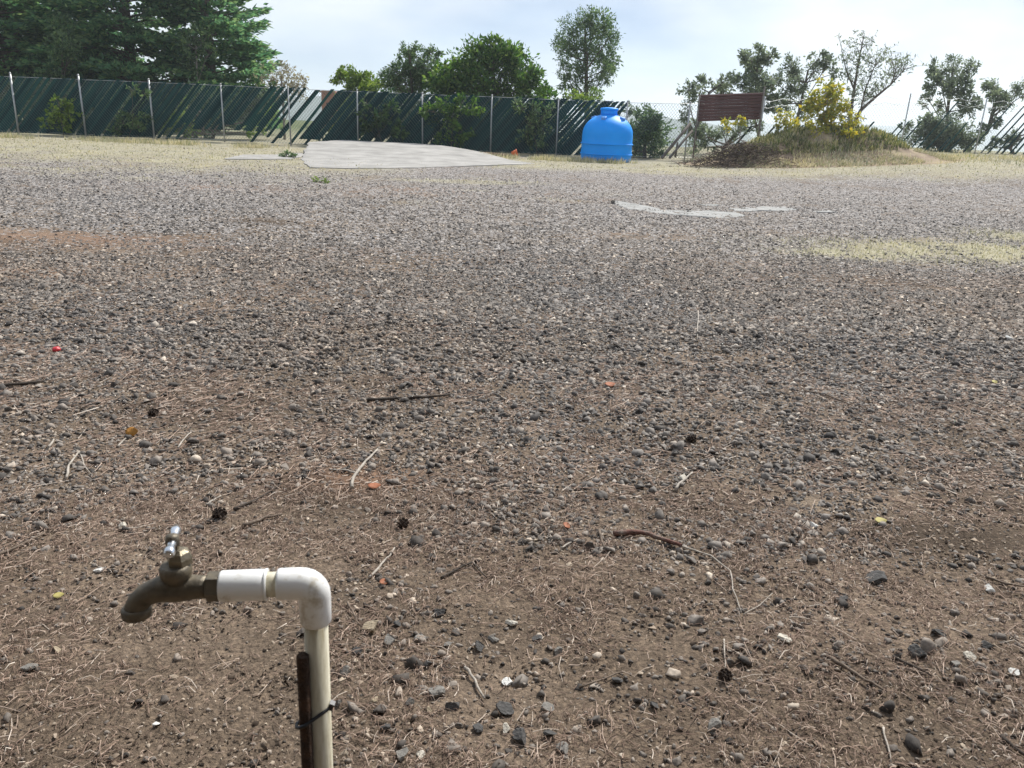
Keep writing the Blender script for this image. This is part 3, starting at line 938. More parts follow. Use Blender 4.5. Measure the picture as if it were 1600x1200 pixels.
x, y, z = on_mound(26000, lambda x, y, h: (h > .06) & (fbm(x * .8, y * .8, 44) > .46))
parts.append(blades(x, y, z, .17, .012, rng, .8))
tag(link('mound_grass', big_mesh('mound_grass', *many_blades(parts), grm), None), 'dry straw grass covering the earth mound', None, None, 'stuff')
gg = leafmat('green_weed', [(0, (.06, .09, .035)), (.4, (.13, .16, .06)), (.7, (.26, .26, .12)), (1, (.45, .4, .22))], .35)
x, y, z = on_mound(26000, lambda x, y, h: (h > .42) & (fbm(x * .9, y * .9, 48) > .42))
tag(link('mound_weeds', big_mesh('mound_weeds', *many_blades([blades(x, y, z, .24, .016, rng, .8)]), gg), None), 'green weeds growing along the top of the mound', None, None, 'stuff')

# ------------------------------------------------------------------ trees and shrubs
bark = noisy('bark', (.07, .055, .045), (.15, .12, .1), 9, .95, 0, .5, 30)
palebark = noisy('pale_bark', (.16, .14, .12), (.28, .25, .22), 9, .95, 0, .4, 30)
LM = {
    'cypress': leafmat('cypress_needles', [(0, (.05, .115, .07)), (.35, (.12, .24, .13)), (.75, (.19, .33, .16)), (1, (.33, .43, .21))], .55),
    'broad': leafmat('broad_leaves', [(0, (.03, .07, .022)), (.4, (.07, .145, .04)), (.8, (.13, .23, .055)), (1, (.26, .35, .1))], .45),
    'slender': leafmat('slender_leaves', [(0, (.05, .09, .05)), (.5, (.1, .165, .08)), (1, (.22, .3, .14))], .45),
    'grey': leafmat('grey_leaves', [(0, (.085, .115, .085)), (.5, (.16, .2, .14)), (1, (.28, .33, .22))], .5),
    'dry': leafmat('dry_leaves', [(0, (.16, .14, .1)), (.5, (.3, .27, .19)), (1, (.42, .4, .29))], .4),
    'yellow': leafmat('yellow_leaves', [(0, (.2, .25, .06)), (.4, (.42, .42, .1)), (.8, (.58, .53, .12)), (1, (.66, .5, .1))], .45),
    'dark': leafmat('dark_leaves', [(0, (.016, .04, .022)), (.5, (.042, .088, .04)), (1, (.11, .18, .065))], .4),
    'lime': leafmat('lime_leaves', [(0, (.08, .14, .035)), (.5, (.17, .26, .06)), (1, (.32, .4, .11))], .45),
}
def leaves(P, D, ln, wd, r):
    """pointed leaf quads at P, growing along D"""
    n = len(P)
    D = D / np.maximum(np.linalg.norm(D, axis=1, keepdims=True), 1e-6)
    q = r.normal(size=(n, 3))
    S = np.cross(D, q); S /= np.maximum(np.linalg.norm(S, axis=1, keepdims=True), 1e-6)
    Nn = np.cross(D, S)
    l = (ln * r.uniform(.6, 1.4, n))[:, None]; w_ = (wd * r.uniform(.6, 1.4, n))[:, None]
    V = np.stack([P, P + D * l * .45 + S * w_ * .5, P + D * l + Nn * l * .12, P + D * l * .5 - S * w_ * .5], 1).reshape(-1, 3)
    f = np.array([(0, 1, 2, 3)])
    return V, (f[None] + (np.arange(n) * 4)[:, None, None]).reshape(-1, 4)

def tree(name, label, cat, Y, foot, clumps, kind, leaf=(.15, .07), dens=1.0, group=None, bk=None, trunk_r=.09, deep=.7, twigs=3, fork=.4, seed=0, base_z=None):
    r = np.random.default_rng(500 + seed)
    rd = random.Random(seed)
    g = at(foot[0], foot[1], Y)
    gz = tz(g.x, g.y) if base_z is None else base_z
    root = thing(name, label, cat, (g.x, g.y, gz), group)
    O = Vector((g.x, g.y, gz))
    cs = []
    for (cx, cy, rp) in clumps:
        p = at(cx, cy, Y); k = mpp(p)
        rr = rp * k
        p.y += r.uniform(-1, 1) * deep
        cs.append((p - O, rr))
    top = max(cs, key=lambda c: c[0].z)
    cen = sum((c[0] for c in cs), Vector()) / len(cs)
    wood_ = MB()
    tpts = [Vector((0, 0, -.15)), Vector((cen.x * .3, cen.y * .2, cen.z * fork * .55)), Vector((cen.x * .7, cen.y * .5, cen.z * fork)), cen.lerp(top[0], .4), top[0]]
    wood_.tube(tpts, [trunk_r, trunk_r * .85, trunk_r * .75, trunk_r * .45, trunk_r * .15], 8)
    PP, DD, LS = [], [], []
    for c, rr in cs:
        s0 = tpts[2].lerp(tpts[3], rd.random())
        if c.z < s0.z: s0 = tpts[1].lerp(tpts[2], rd.random())
        m1 = s0.lerp(c, .5) + Vector((rd.uniform(-1, 1), rd.uniform(-1, 1), -.4)) * rr * .25
        wood_.tube([s0, m1, c], [trunk_r * .38, trunk_r * .25, trunk_r * .1], 5, False)
        tw = []
        for _ in range(twigs + 3):
            e = c + Vector((rd.gauss(0, 1), rd.gauss(0, 1), rd.gauss(.3, 1))).normalized() * rr * rd.uniform(.6, 1.0)
            b0 = m1.lerp(c, rd.uniform(.3, 1))
            wood_.tube([b0, e], [trunk_r * .1 + .004, .004], 3, False)
            tw.append((b0, e))
        n = max(40, int(2300 * dens * rr * rr))
        nt_ = max(9, int(30 * rr * rr / .4))
        # leaf sprays: small bunches spread through the clump so that gaps stay between them
        d = r.normal(size=(nt_, 3)); d /= np.linalg.norm(d, axis=1, keepdims=True)
        bc = d * (rr * r.uniform(.25, 1.0, nt_) ** .6 * np.exp(r.normal(0, .16, nt_)))[:, None] * np.array([1, 1, .9])
        wh = r.integers(0, nt_, n)
        off_ = r.normal(size=(n, 3)) * rr * .2
        P = bc[wh] + off_
        D = d[wh] * .8 + r.normal(size=(n, 3)) * .7 + np.array([0, 0, -.05])
        PP.append(P + np.array(c)); DD.append(D); LS.append(np.full(n, r.uniform(.65, 1.25)))
    wood_.build('trunk', bk or bark, root)
    V, F = leaves(np.concatenate(PP), np.concatenate(DD), leaf[0] * np.concatenate(LS), leaf[1] * np.concatenate(LS), r)
    link('crown', big_mesh('crown', V, F, LM[kind]), None, root)
    return root

def conifer(name, label, Y, footpx, height, reach, limbs, per, seed, group, zlow=.4):
    r = np.random.default_rng(900 + seed); rd = random.Random(seed)
    g = at(footpx, 215, Y)
    O = Vector((g.x, g.y, tz(g.x, g.y)))
    root = thing(name, label, 'tree', O, group)
    wd = MB().tube([(0, 0, -.2), (.05, 0, height * .3), (-.05, .05, height * .7), (0, 0, height)], [.3, .24, .12, .03], 10)
    PP, DD = [], []
    for i in range(limbs):
        t = (i + rd.random()) / limbs
        t = t ** 1.25
        z = zlow + (height - zlow - .3) * t
        Lb = reach * (1 - .93 * t) ** .75 * rd.uniform(.7, 1.12) * (.75 + .25 * min(1, t * 8))
        az = rd.uniform(0, 2 * math.pi)
        dr = np.array([math.cos(az), math.sin(az), 0]); sd_ = np.array([-dr[1], dr[0], 0])
        up = rd.uniform(.05, .4); droop = rd.uniform(.08, .2)
        def lp(u): return np.array([0, 0, z]) + np.outer(u * Lb, dr) + np.outer(up * u * Lb - droop * (u * Lb) ** 2 * .6 + .12 * Lb * u ** 4, [0, 0, 1])
        us = np.array([0, .35, .7, 1.0]); q = lp(us)
        wd.tube([Vector(p) for p in q], [.05 * Lb / 3 + .012, .03, .018, .006], 4, False)
        n = int(per * (.35 + Lb / reach) * (1.0 if z < 8.0 else .3))
        u = r.uniform(.12, 1.0, n) ** .7
        wmax = (.13 + .34 * (1 - u)) * Lb * np.minimum(1, u * 3)
        # side sprays at stations along the limb
        st = np.round(u * 9 + r.uniform(-.12, .12, n)) / 9
        u = .75 * st + .25 * u
        s_ = r.uniform(-1, 1, n)
        P = lp(np.clip(u, 0, 1.05)) + sd_[None] * (s_ * wmax)[:, None] + dr[None] * (np.abs(s_) * wmax * .6)[:, None]
        P[:, 2] += -np.abs(s_) * wmax * .22 + r.normal(0, .05, n)
        D = dr[None] * .9 + sd_[None] * (s_ * 1.1)[:, None] + r.normal(size=(n, 3)) * .28 + np.array([0, 0, .05])
        PP.append(P); DD.append(D)
    wd.build('trunk', bark, root)
    V, F = leaves(np.concatenate(PP), np.concatenate(DD), .3, .12, r)
    link('crown', big_mesh('crown', V, F, LM['cypress']), None, root)

CG = 'tall conifers behind the left fence'
conifer('cypress_tree', 'leftmost tall dark conifer rising behind the green fence', 39.5, 10, 12.5, 4.3, 190, 245, 1, CG)
conifer('cypress_tree', 'middle tall conifer with drooping layered boughs, between two others', 40.5, 215, 13.5, 4.7, 200, 245, 2, CG)
conifer('cypress_tree', 'rightmost tall conifer whose bough tips reach out against the sky', 41.0, 335, 13.0, 3.6, 190, 225, 3, CG)
conifer('cypress_tree', 'dark conifer filling the gap behind the leftmost and middle ones', 44.5, 115, 14.0, 4.4, 170, 230, 4, CG)

BG = 'shrubs and trees along the fence'
tree('shrub', 'light green leafy shrub before the leftmost conifer, above the fence top', 'shrub', 36.2, (95, 215), [(85, 45, 22), (100, 75, 22), (112, 85, 20), (90, 110, 26), (70, 125, 22), (105, 150, 30), (95, 180, 32), (120, 190, 24)], 'slender', (.17, .08), .45, BG, seed=11)
tree('shrub', 'dark leafy shrub behind the fence at the far left edge', 'shrub', 33.2, (20, 212), [(10, 165, 35), (45, 185, 30), (-20, 190, 30), (30, 150, 22)], 'dark', (.15, .08), .9, BG, seed=12)
tree('shrub', 'dark green shrub behind the slats below the middle conifer', 'shrub', 33.0, (190, 215), [(160, 185, 30), (200, 175, 34), (235, 185, 28), (180, 150, 22)], 'dark', (.15, .08), .9, BG, seed=13)
tree('shrub', 'lime green weeds showing through the gaps below the rightmost conifer', 'shrub', 32.0, (275, 218), [(262, 195, 14), (278, 178, 14), (290, 160, 12), (300, 200, 12), (405, 200, 12), (420, 180, 11), (385, 205, 12)], 'lime', (.14, .07), .9, BG, seed=27)
tree('small_tree', 'pale grey green thin tree between the middle and rightmost conifers', 'tree', 38.0, (300, 215), [(300, 50, 14), (318, 62, 16), (295, 70, 14), (325, 85, 12), (305, 100, 16)], 'slender', (.14, .07), .5, BG, palebark, .06, .3, seed=14)
tree('shrub', 'dark shrub in the shade below the rightmost conifer', 'shrub', 34.0, (330, 218), [(300, 190, 28), (340, 170, 30), (375, 165, 28), (310, 160, 24), (395, 150, 22)], 'dark', (.15, .08), .9, BG, seed=15)
tree('small_tree', 'brownish thin leaved tree just right of the conifers', 'tree', 36.0, (445, 220), [(420, 122, 14), (436, 108, 13), (455, 112, 15), (468, 128, 14), (440, 135, 22), (415, 145, 18), (460, 150, 20)], 'dry', (.13, .06), .55, BG, palebark, .06, .5, seed=16)
tree('shrub', 'small bright green shrub tip left of the bushy trees', 'shrub', 34.0, (556, 222), [(535, 112, 11), (530, 122, 12), (548, 126, 14), (565, 120, 12), (575, 130, 15), (555, 142, 22), (585, 145, 16), (550, 180, 30)], 'lime', (.15, .08), 1.0, BG, seed=17)
tree('leafy_tree', 'light green tree with upright sprays left of the dense tree', 'tree', 35.0, (648, 225), [(640, 78, 14), (632, 92, 16), (655, 88, 16), (675, 84, 11), (668, 105, 20), (625, 110, 18), (645, 118, 26), (605, 112, 10), (612, 132, 20), (680, 128, 22), (650, 145, 30), (640, 185, 36)], 'slender', (.15, .06), 1.15, BG, seed=18)
tree('leafy_tree', 'dense dark green broadleaf tree with rounded top rising over the fence', 'tree', 34.5, (770, 235), [(770, 75, 17), (748, 88, 22), (792, 90, 24), (770, 105, 34), (735, 110, 28), (812, 105, 26), (715, 112, 20), (700, 125, 22), (828, 118, 18), (832, 138, 22), (800, 130, 36), (745, 140, 38), (705, 148, 28), (775, 150, 40), (850, 152, 18), (760, 190, 40)], 'broad', (.18, .085), .8, BG, seed=19, trunk_r=.13)
tree('tall_tree', 'tall slim tree with airy rounded crown left above the blue tank', 'tree', 42.0, (915, 240), [(912, 28, 17), (893, 42, 19), (935, 38, 20), (955, 55, 14), (878, 62, 16), (912, 60, 24), (942, 68, 22), (885, 85, 18), (915, 88, 22), (950, 90, 16), (878, 108, 12), (900, 112, 16), (940, 112, 18), (888, 128, 12), (948, 122, 10), (925, 135, 16), (905, 145, 12)], 'slender', (.19, .065), .85, BG, bark, .12, .9, fork=.75, seed=20)
tree('shrub', 'green shrub at the foot of the tall slim tree', 'shrub', 33.4, (925, 240), [(930, 150, 14), (920, 165, 18), (905, 160, 12), (935, 170, 10), (890, 152, 12)], 'lime', (.14, .07), 1.0, BG, seed=21)
tree('shrub', 'dark shrub behind the slats left of the tank, low', 'shrub', 32.6, (840, 240), [(835, 185, 28), (855, 210, 26), (815, 205, 26), (880, 195, 22), (870, 170, 18)], 'dark', (.14, .08), 1.1, BG, seed=22)
tree('shrub', 'dark shrub behind the slats below the dense broadleaf tree', 'shrub', 32.6, (700, 235), [(690, 190, 30), (720, 205, 28), (740, 180, 26), (665, 205, 22), (775, 205, 28)], 'dark', (.14, .08), 1.1, BG, seed=23)
tree('shrub', 'dark shrub behind the slats right of the concrete pad corner', 'shrub', 32.8, (600, 225), [(590, 185, 30), (620, 195, 28), (565, 190, 24), (605, 165, 22), (520, 200, 24)], 'dark', (.14, .08), 1.1, BG, seed=24)
tree('shrub', 'dense dark green shrub right behind the blue tank', 'shrub', 32.6, (1008, 244), [(1000, 185, 18), (1018, 180, 15), (992, 205, 20), (1015, 205, 22), (1028, 215, 16), (1000, 228, 20), (1022, 234, 14), (985, 232, 14)], 'slender', (.16, .07), 1.3, BG, seed=25)
tree('shrub', 'thin sprig of a bush poking up over the tank lid', 'shrub', 32.8, (952, 240), [(952, 166, 7), (972, 168, 6), (984, 172, 7), (960, 190, 16)], 'grey', (.13, .06), .9, BG, seed=26)
TG = 'grey green trees beyond the right fence'
tree('small_tree', 'small grey green tree left of the brown board', 'tree', 37.0, (1085, 240), [(1078, 138, 12), (1098, 130, 12), (1092, 148, 14), (1076, 165, 12), (1068, 180, 10), (1130, 128, 13), (1135, 142, 14), (1082, 200, 14)], 'grey', (.15, .07), .9, TG, seed=31)
tree('round_tree', 'grey green tree with two stacked tufts behind the brown board', 'tree', 38.0, (1188, 238), [(1180, 86, 14), (1168, 92, 12), (1194, 92, 12), (1176, 106, 14), (1160, 128, 15), (1185, 128, 18), (1172, 142, 18), (1200, 142, 14), (1195, 160, 16)], 'grey', (.15, .07), 1.1, TG, seed=32)
tree('round_tree', 'grey green tree with two round heads behind the yellow shrub', 'tree', 39.0, (1245, 238), [(1240, 98, 14), (1232, 115, 16), (1250, 118, 14), (1276, 92, 13), (1290, 98, 12), (1272, 110, 14), (1225, 135, 16), (1245, 140, 16), (1222, 160, 14), (1210, 120, 10), (1300, 115, 10), (1258, 170, 18)], 'grey', (.15, .07), 1.0, TG, seed=33)
tree('round_tree', 'leafy grey green tree with rounded top over the bare fence', 'tree', 40.0, (1480, 236), [(1490, 98, 14), (1472, 105, 14), (1510, 105, 13), (1495, 115, 18), (1460, 132, 14), (1475, 140, 14), (1518, 125, 12), (1500, 140, 16), (1438, 152, 9), (1448, 160, 8), (1505, 165, 15), (1490, 180, 14), (1528, 165, 9), (1470, 165, 8)], 'grey', (.16, .07), .95, TG, seed=34)
tree('round_tree', 'leaning grey green tree at the far right edge', 'tree', 39.0, (1505, 238), [(1565, 135, 14), (1585, 140, 13), (1552, 150, 12), (1575, 155, 14), (1600, 145, 12), (1556, 170, 10), (1540, 190, 8), (1525, 202, 8)], 'grey', (.15, .07), 1.05, TG, trunk_r=.12, seed=35)
tree('shrub', 'dark wide shrub at the foot of the round topped tree', 'shrub', 37.0, (1470, 236), [(1440, 205, 18), (1465, 200, 20), (1490, 205, 20), (1425, 218, 16), (1455, 220, 20), (1485, 222, 20), (1510, 218, 14), (1415, 200, 9), (1440, 188, 10)], 'grey', (.14, .07), 1.5, TG, seed=36)
tree('shrub', 'small dark bush between the yellow shrub and the wide shrub', 'shrub', 36.0, (1372, 236), [(1360, 215, 9), (1375, 210, 8), (1385, 220, 9), (1366, 226, 10), (1395, 212, 6)], 'grey', (.13, .06), 1.2, TG, seed=37)
tree('shrub', 'dark weeds under the leaning slats at the far right', 'shrub', 37.5, (1585, 238), [(1580, 222, 10), (1595, 215, 11), (1560, 228, 8), (1545, 220, 7), (1608, 205, 10)], 'grey', (.13, .06), 1.2, TG, seed=38)
tree('shrub', 'green creeper shrub under the brown board', 'shrub', 32.2, (1130, 238), [(1095, 210, 14), (1110, 220, 14), (1130, 205, 14), (1150, 205, 13), (1170, 200, 12), (1185, 195, 11), (1090, 228, 12)], 'grey', (.13, .06), 1.3, TG, seed=39)

VG = 'vines climbing the green fence'
for q, (lab, Yv, foot, cl, kd, dn) in enumerate((
    ('bright leafy vine on the fence beside the second post from the left', 30.75, (100, 212), [(82, 170, 9), (95, 160, 9), (108, 165, 9), (92, 182, 11), (78, 195, 10), (110, 180, 9), (100, 196, 8)], 'lime', .8),
    ('dark vine climbing the fence between the second and third posts', 30.75, (200, 214), [(190, 190, 12), (206, 185, 12), (218, 198, 12), (180, 202, 10), (226, 182, 9), (228, 145, 7), (205, 140, 7)], 'slender', .7),
    ('leafy vine low on the fence above the concrete pad', 30.8, (600, 225), [(575, 200, 11), (600, 192, 13), (590, 178, 10), (625, 205, 12), (612, 170, 9), (565, 180, 8), (570, 162, 8)], 'dark', .9),
    ('leafy vine hanging over the fence under the dense broadleaf tree', 30.75, (705, 235), [(690, 165, 12), (705, 178, 13), (720, 165, 12), (700, 195, 12), (722, 205, 12), (745, 168, 12), (668, 172, 10), (712, 222, 10), (690, 215, 10)], 'broad', .9),
    ('dark leafy vine on the fence left of the tank', 30.8, (840, 240), [(832, 170, 10), (846, 182, 12), (828, 195, 12), (850, 205, 12), (838, 220, 12), (822, 212, 10), (860, 170, 9), (812, 165, 10)], 'slender', .9))):
    tree('vine', lab, 'vine', Yv, foot, cl, kd, (.13, .08), dn, VG, None, .012, .1, seed=60 + q)

# the nearly bare tree
def bare_tree():
    rd = random.Random(77); r = np.random.default_rng(77)
    Y = 36.0
    g = at(1328, 236, Y); O = Vector((g.x, g.y, tz(g.x, g.y)))
    root = thing('bare_tree', 'thin nearly bare tree with forked limbs behind the yellow shrub', 'tree', O, TG)
    wd = MB(); P = []
    def limb(pts, r0):
        q = [at(a, b, Y + dy) - O for a, b, dy in pts]
        wd.tube(q, [r0 * (1 - .85 * i / (len(q) - 1)) for i in range(len(q))], 6, False)
        for i in range(len(q) - 1):
            for _ in range(9):
                b0 = q[i].lerp(q[i + 1], rd.random())
                if i == 0 and b0.z < 1.6: continue
                e = b0 + Vector((rd.gauss(0, .35), rd.gauss(0, .35), rd.uniform(.1, .6)))
                wd.tube([b0, b0.lerp(e, .5) + Vector((0, 0, .04)), e], [r0 * .18 + .004, .008, .004], 3, False)
                for _ in range(rd.choice((2, 6, 12))): P.append(b0.lerp(e, rd.uniform(.3, 1.1)) + Vector((rd.gauss(0, .07), rd.gauss(0, .07), rd.gauss(0, .07))))
                for _ in range(2):
                    f = e + Vector((rd.gauss(0, .2), rd.gauss(0, .2), rd.uniform(.05, .35)))
                    wd.tube([e, f], [.006, .003], 3, False)
                    for _ in range(rd.choice((1, 3, 5))): P.append(e.lerp(f, rd.random()))
    limb([(1326, 240, 0), (1328, 210, 0), (1330, 170, .1), (1336, 130, .2), (1343, 90, .3), (1350, 55, .3)], .11)
    limb([(1328, 205, 0), (1345, 172, -.3), (1370, 150, -.5), (1392, 132, -.7), (1414, 108, -.8)], .085)
    limb([(1335, 140, .2), (1322, 110, .6), (1316, 82, .8)], .045)
    limb([(1345, 172, -.2), (1352, 140, -.6), (1366, 105, -.9), (1376, 95, -1)], .04)
    limb([(1392, 132, -.7), (1400, 112, -1), (1394, 98, -1.1)], .03)
    wd.build('trunk', bark, root)
    P = np.array([tuple(p) for p in P])
    V, F = leaves(P, r.normal(size=P.shape) + np.array([0, 0, .4]), .15, .05, r)
    link('crown', big_mesh('crown', V, F, LM['grey']), None, root)
bare_tree()
yz = mz(10.9, 29.2) - .1
tree('shrub', 'tall bright yellow leaved shrub on top of the mound', 'shrub', 29.4, (1292, 222), [(1295, 138, 13), (1280, 148, 12), (1310, 142, 11), (1272, 162, 12), (1298, 160, 16), (1318, 162, 11), (1285, 178, 13), (1308, 182, 14), (1325, 172, 9), (1295, 198, 14), (1262, 180, 11), (1258, 168, 8), (1315, 200, 12), (1330, 188, 9), (1275, 195, 12)], 'yellow', (.12, .07), 1.3, 'yellow shrubs on the mound', palebark, .035, .35, seed=51, base_z=yz)
tree('shrub', 'low spreading yellow shrub at the right foot of the tall yellow one', 'shrub', 28.8, (1322, 222), [(1322, 206, 10), (1338, 210, 9), (1310, 212, 9), (1330, 216, 9), (1290, 208, 9), (1270, 206, 8)], 'yellow', (.11, .07), 1.2, 'yellow shrubs on the mound', palebark, .02, .3, seed=52, base_z=mz(12, 28.8) - .1)
tree('shrub', 'yellowing shrub left of the tall yellow one on the mound', 'shrub', 29.4, (1232, 222), [(1215, 178, 9), (1232, 182, 10), (1220, 192, 10), (1242, 192, 10), (1252, 208, 11), (1232, 205, 9)], 'yellow', (.11, .06), 1.1, 'yellow shrubs on the mound', palebark, .025, .3, seed=53, base_z=mz(9.3, 29.4) - .1)
tree('sapling', 'thin yellow green sapling on the mound, left of the pair', 'plant', 28.6, (1142, 222), [(1135, 188, 5), (1138, 196, 5), (1136, 204, 4)], 'yellow', (.1, .06), .9, 'saplings on the mound before the board', palebark, .014, .1, seed=54, base_z=mz(7.2, 28.6) - .06)
tree('sapling', 'thin yellow green sapling on the mound, right of the pair', 'plant', 28.6, (1157, 220), [(1158, 184, 5), (1162, 190, 4), (1152, 193, 4)], 'yellow', (.1, .06), .9, 'saplings on the mound before the board', palebark, .014, .1, seed=55, base_z=mz(7.6, 28.6) - .06)
tree('weed_clump', 'low rounded green weed clump at the concrete pad corner', 'plant', 23.3, (450, 247), [(440, 243, 5), (450, 241.5, 6), (459, 243, 5), (447, 244, 6)], 'slender', (.08, .03), 3.5, None, None, .02, .15, seed=56)
tree('weed_clump', 'small green weed clump among gravel below the concrete pad', 'plant', 16.1, (497, 285), [(490, 283, 6), (503, 283, 7), (513, 284, 4)], 'lime', (.07, .02), 3.0, None, None, .01, .2, seed=57)

# brush pile at the mound's left foot
def brush():
    rd = random.Random(3)
    m = MB()
    for i in range(760):
        x = rd.gauss(7.0, .75); y = 27.4 + rd.gauss(0, .35)
        hb = max(0, .62 * math.exp(-((x - 7.0) / 1.1) ** 2 - ((y - 27.4) / .55) ** 2))
        z = mz(x, y) + rd.uniform(0, hb)
        a = rd.uniform(0, 6.28); l = rd.uniform(.1, .42)
        d = Vector((math.cos(a), math.sin(a), rd.uniform(-.35, .7))).normalized() * l
        m.tube([(x, y, z), (x + d.x * .5, y + d.y * .5, z + d.z * .5 + .03), (x + d.x, y + d.y, z + d.z)], [.014, .01, .004], 3, False)
    o = m.build('brush_pile', noisy('dead_brush', (.06, .045, .036), (.15, .11, .085), 5, .95, 0, 0))
    tag(o, 'tangled pile of dark dead brushwood at the mound foot', None, None, 'stuff')
brush()

# orange pot, log and house corner near or beyond the fence
op = spot(803, 246)
orm = noisy('orange_plastic', (.55, .12, .03), (.68, .17, .05), 4, .5, 0, 0)
pot = thing('orange_pot', 'small orange plastic pot lying near the fence foot', 'pot', op)
pm = Matrix.Rotation(R(72), 3, 'Y') @ Matrix.Rotation(R(20), 3, 'Z')
MB().lathe([(.07, 0), (.11, .2), (.105, .2), (.065, .012)], 16, (-.09, 0, .11), pm).build('bowl', orm, pot)
MB().lathe([(.112, .18), (.122, .18), (.122, .21), (.108, .21)], 16, (-.09, 0, .11), pm).build('rim', orm, pot)
lgA, lgB = spot(735, 244), spot(796, 246)
lg = MB().tube([lgA + Vector((0, 0, .07)), lgA.lerp(lgB, .4) + Vector((0, .04, .08)), lgB + Vector((0, 0, .05))], [.06, .07, .05], 8).build('log', noisy('brown_log', (.1, .06, .04), (.2, .12, .08), 8, .9))
tag(lg, 'brown weathered log lying left of the orange pot', 'log')
hp = at(512, 150, 60)
house = thing('house', 'orange brick house corner peeping over the green fence', 'house', (hp.x, hp.y, tz(hp.x, hp.y)))
hz0 = hp.z - tz(hp.x, hp.y)
MB().box((0, 1.5, (hz0 + .35) / 2 - .25), (.9, 3, hz0 + .85)).build('wall', noisy('orange_brick', (.34, .12, .07), (.46, .18, .1), 3, .9), house)
MB().box((0, 1.5, hz0 + .27), (1.1, 3.2, .1)).build('roof', noisy('roof_edge', (.3, .13, .08), (.38, .18, .11), 3, .9), house)
MB().box((.1, -.02, hz0 - .8), (.4, .06, .7)).build('window', noisy('dark_glass', (.02, .025, .03), (.04, .05, .06), 2, .2, 0, 0), house)

# ------------------------------------------------------------------ garden tap on its standpipe
pvc = mat('white_pvc_pipe', (.75, .75, .73), .38, 0, .45)
vv = objco(pvc)
pr_ = ramp(pvc, noise(pvc, vv, 38, 5, .65), [(.33, (.52, .48, .4)), (.45, (.8, .8, .775)), (.7, (.85, .85, .84))])
lk(pvc, pr_.outputs['Color'], bsdf(pvc).inputs['Base Color'])
old = mat('aged_cream_pvc', (.6, .56, .44), .45, 0, .4)
vo_ = nod(old, 'ShaderNodeMapping'); vo_.inputs['Scale'].default_value = (1, 1, .12); lk(old, objco(old), vo_.inputs['Vector'])
ro = ramp(old, noise(old, vo_.outputs[0], 90, 5, .7), [(.3, (.36, .31, .2)), (.5, (.6, .56, .43)), (.7, (.7, .67, .56))])
lk(old, ro.outputs['Color'], bsdf(old).inputs['Base Color'])
brass = noisy('tarnished_brass', (.075, .065, .05), (.14, .12, .09), 60, .5, .5, .12, 180, (.2, .165, .11))
gold = noisy('worn_brass', (.17, .145, .1), (.3, .26, .19), 70, .42, .7, .1, 160)
chrome = noisy('chromed_zinc', (.62, .65, .68), (.78, .8, .83), 50, .22, .95, .05, 120)
rust = noisy('rusty_steel', (.022, .015, .011), (.05, .03, .02), 60, .85, .2, .5, 200, (.1, .055, .033))
black = mat('black_nylon', (.012, .014, .018), .45, 0, .5)
E = at(491, 911, .76)
tb = Vector((E.x, E.y, tz(E.x, E.y)))
tap = thing('garden_tap', 'old brass garden tap on a white plastic standpipe in the foreground', 'tap', tb)
e = E - tb
Dv = (at(330, 916.5, .745) - at(491, 911, .76)).normalized()
def along(k): return e + Dv * k
MB().tube([(e.x - .004, e.y, -.25), (e.x - .002, e.y, e.z * .5), (e.x, e.y, e.z - .02)], .0134, 20).build('standpipe', old, tap)
rc = .016
arc = []
for k in range(7):
    a = math.pi / 2 * k / 6
    arc.append(e + Dv * (rc - rc * math.sin(a)) + Vector((0, 0, -(rc - rc * math.cos(a)))))
elb = MB().tube([along(.0390), along(.0365), along(.028)] + arc + [e - Vector((0, 0, .03)), e - Vector((0, 0, .047)), e - Vector((0, 0, .049))],
                [.0165, .0172, .0174] + [.0174, .0176, .0178, .0178, .0178, .0176, .0174] + [.0174, .0172, .0163], 24).build('elbow', pvc, tap)
MB().tube([along(.032), along(.054)], .0136, 20).build('nipple', old, tap)
MB().tube([along(.0495), along(.0505), along(.059), along(.0975), along(.0992)], [.0160, .0168, .0170, .0168, .0160], 24).build('adapter', pvc, tap)
MB().tube([along(.0495), along(.0525)], .0175, 24).build('adapter_lip', pvc, tap)
MB().tube([along(.0990), along(.1002), along(.1115), along(.113)], [.0148, .0162, .0162, .0148], 6, True, False).build('hex_nut', brass, tap)
bc = [along(.1115), along(.119), along(.131), along(.1445), along(.157), along(.167) + Vector((0, 0, -.003)), along(.177) + Vector((0, 0, -.008)), along(.184) + Vector((0, 0, -.015)), along(.187) + Vector((0, 0, -.022)), along(.188) + Vector((0, 0, -.027))]
MB().tube(bc, [.0125, .0122, .0138, .0156, .0150, .0134, .0124, .0122, .0126, .013], 20).build('body', brass, tap)
MB().tube([bc[-1] + Vector((0, 0, .006)), bc[-1] + Vector((0, 0, .003)), bc[-1] + Vector((0, 0, -.004)), bc[-1] + Vector((0, 0, -.006))], [.0135, .0158, .0158, .0145], 20).build('spout_lip', brass, tap)
st = along(.1435)
bon = MB().lathe([(.0125, .004), (.013, .012), (.0155, .014), (.0165, .019), (.0165, .025), (.014, .029)], 20, st).build('bonnet', brass, tap)
MB().lathe([(.0115, .028), (.0135, .029), (.0135, .036), (.0105, .042), (.006, .045)], 6, st + Vector((.004, .004, 0)), None, False).build('packing_nut', gold, bon)
hub = st + Vector((0, 0, .056))
MB().tube([st + Vector((0, 0, .03)), hub], .0042, 10).build('stem', brass, tap)
def on_z(px, py, z):
    d = ray(px, py); return EYE + d * ((z - EYE.z) / d.z)
hd = (on_z(275, 838, tb.z + hub.z) - on_z(263, 881, tb.z + hub.z)).normalized()
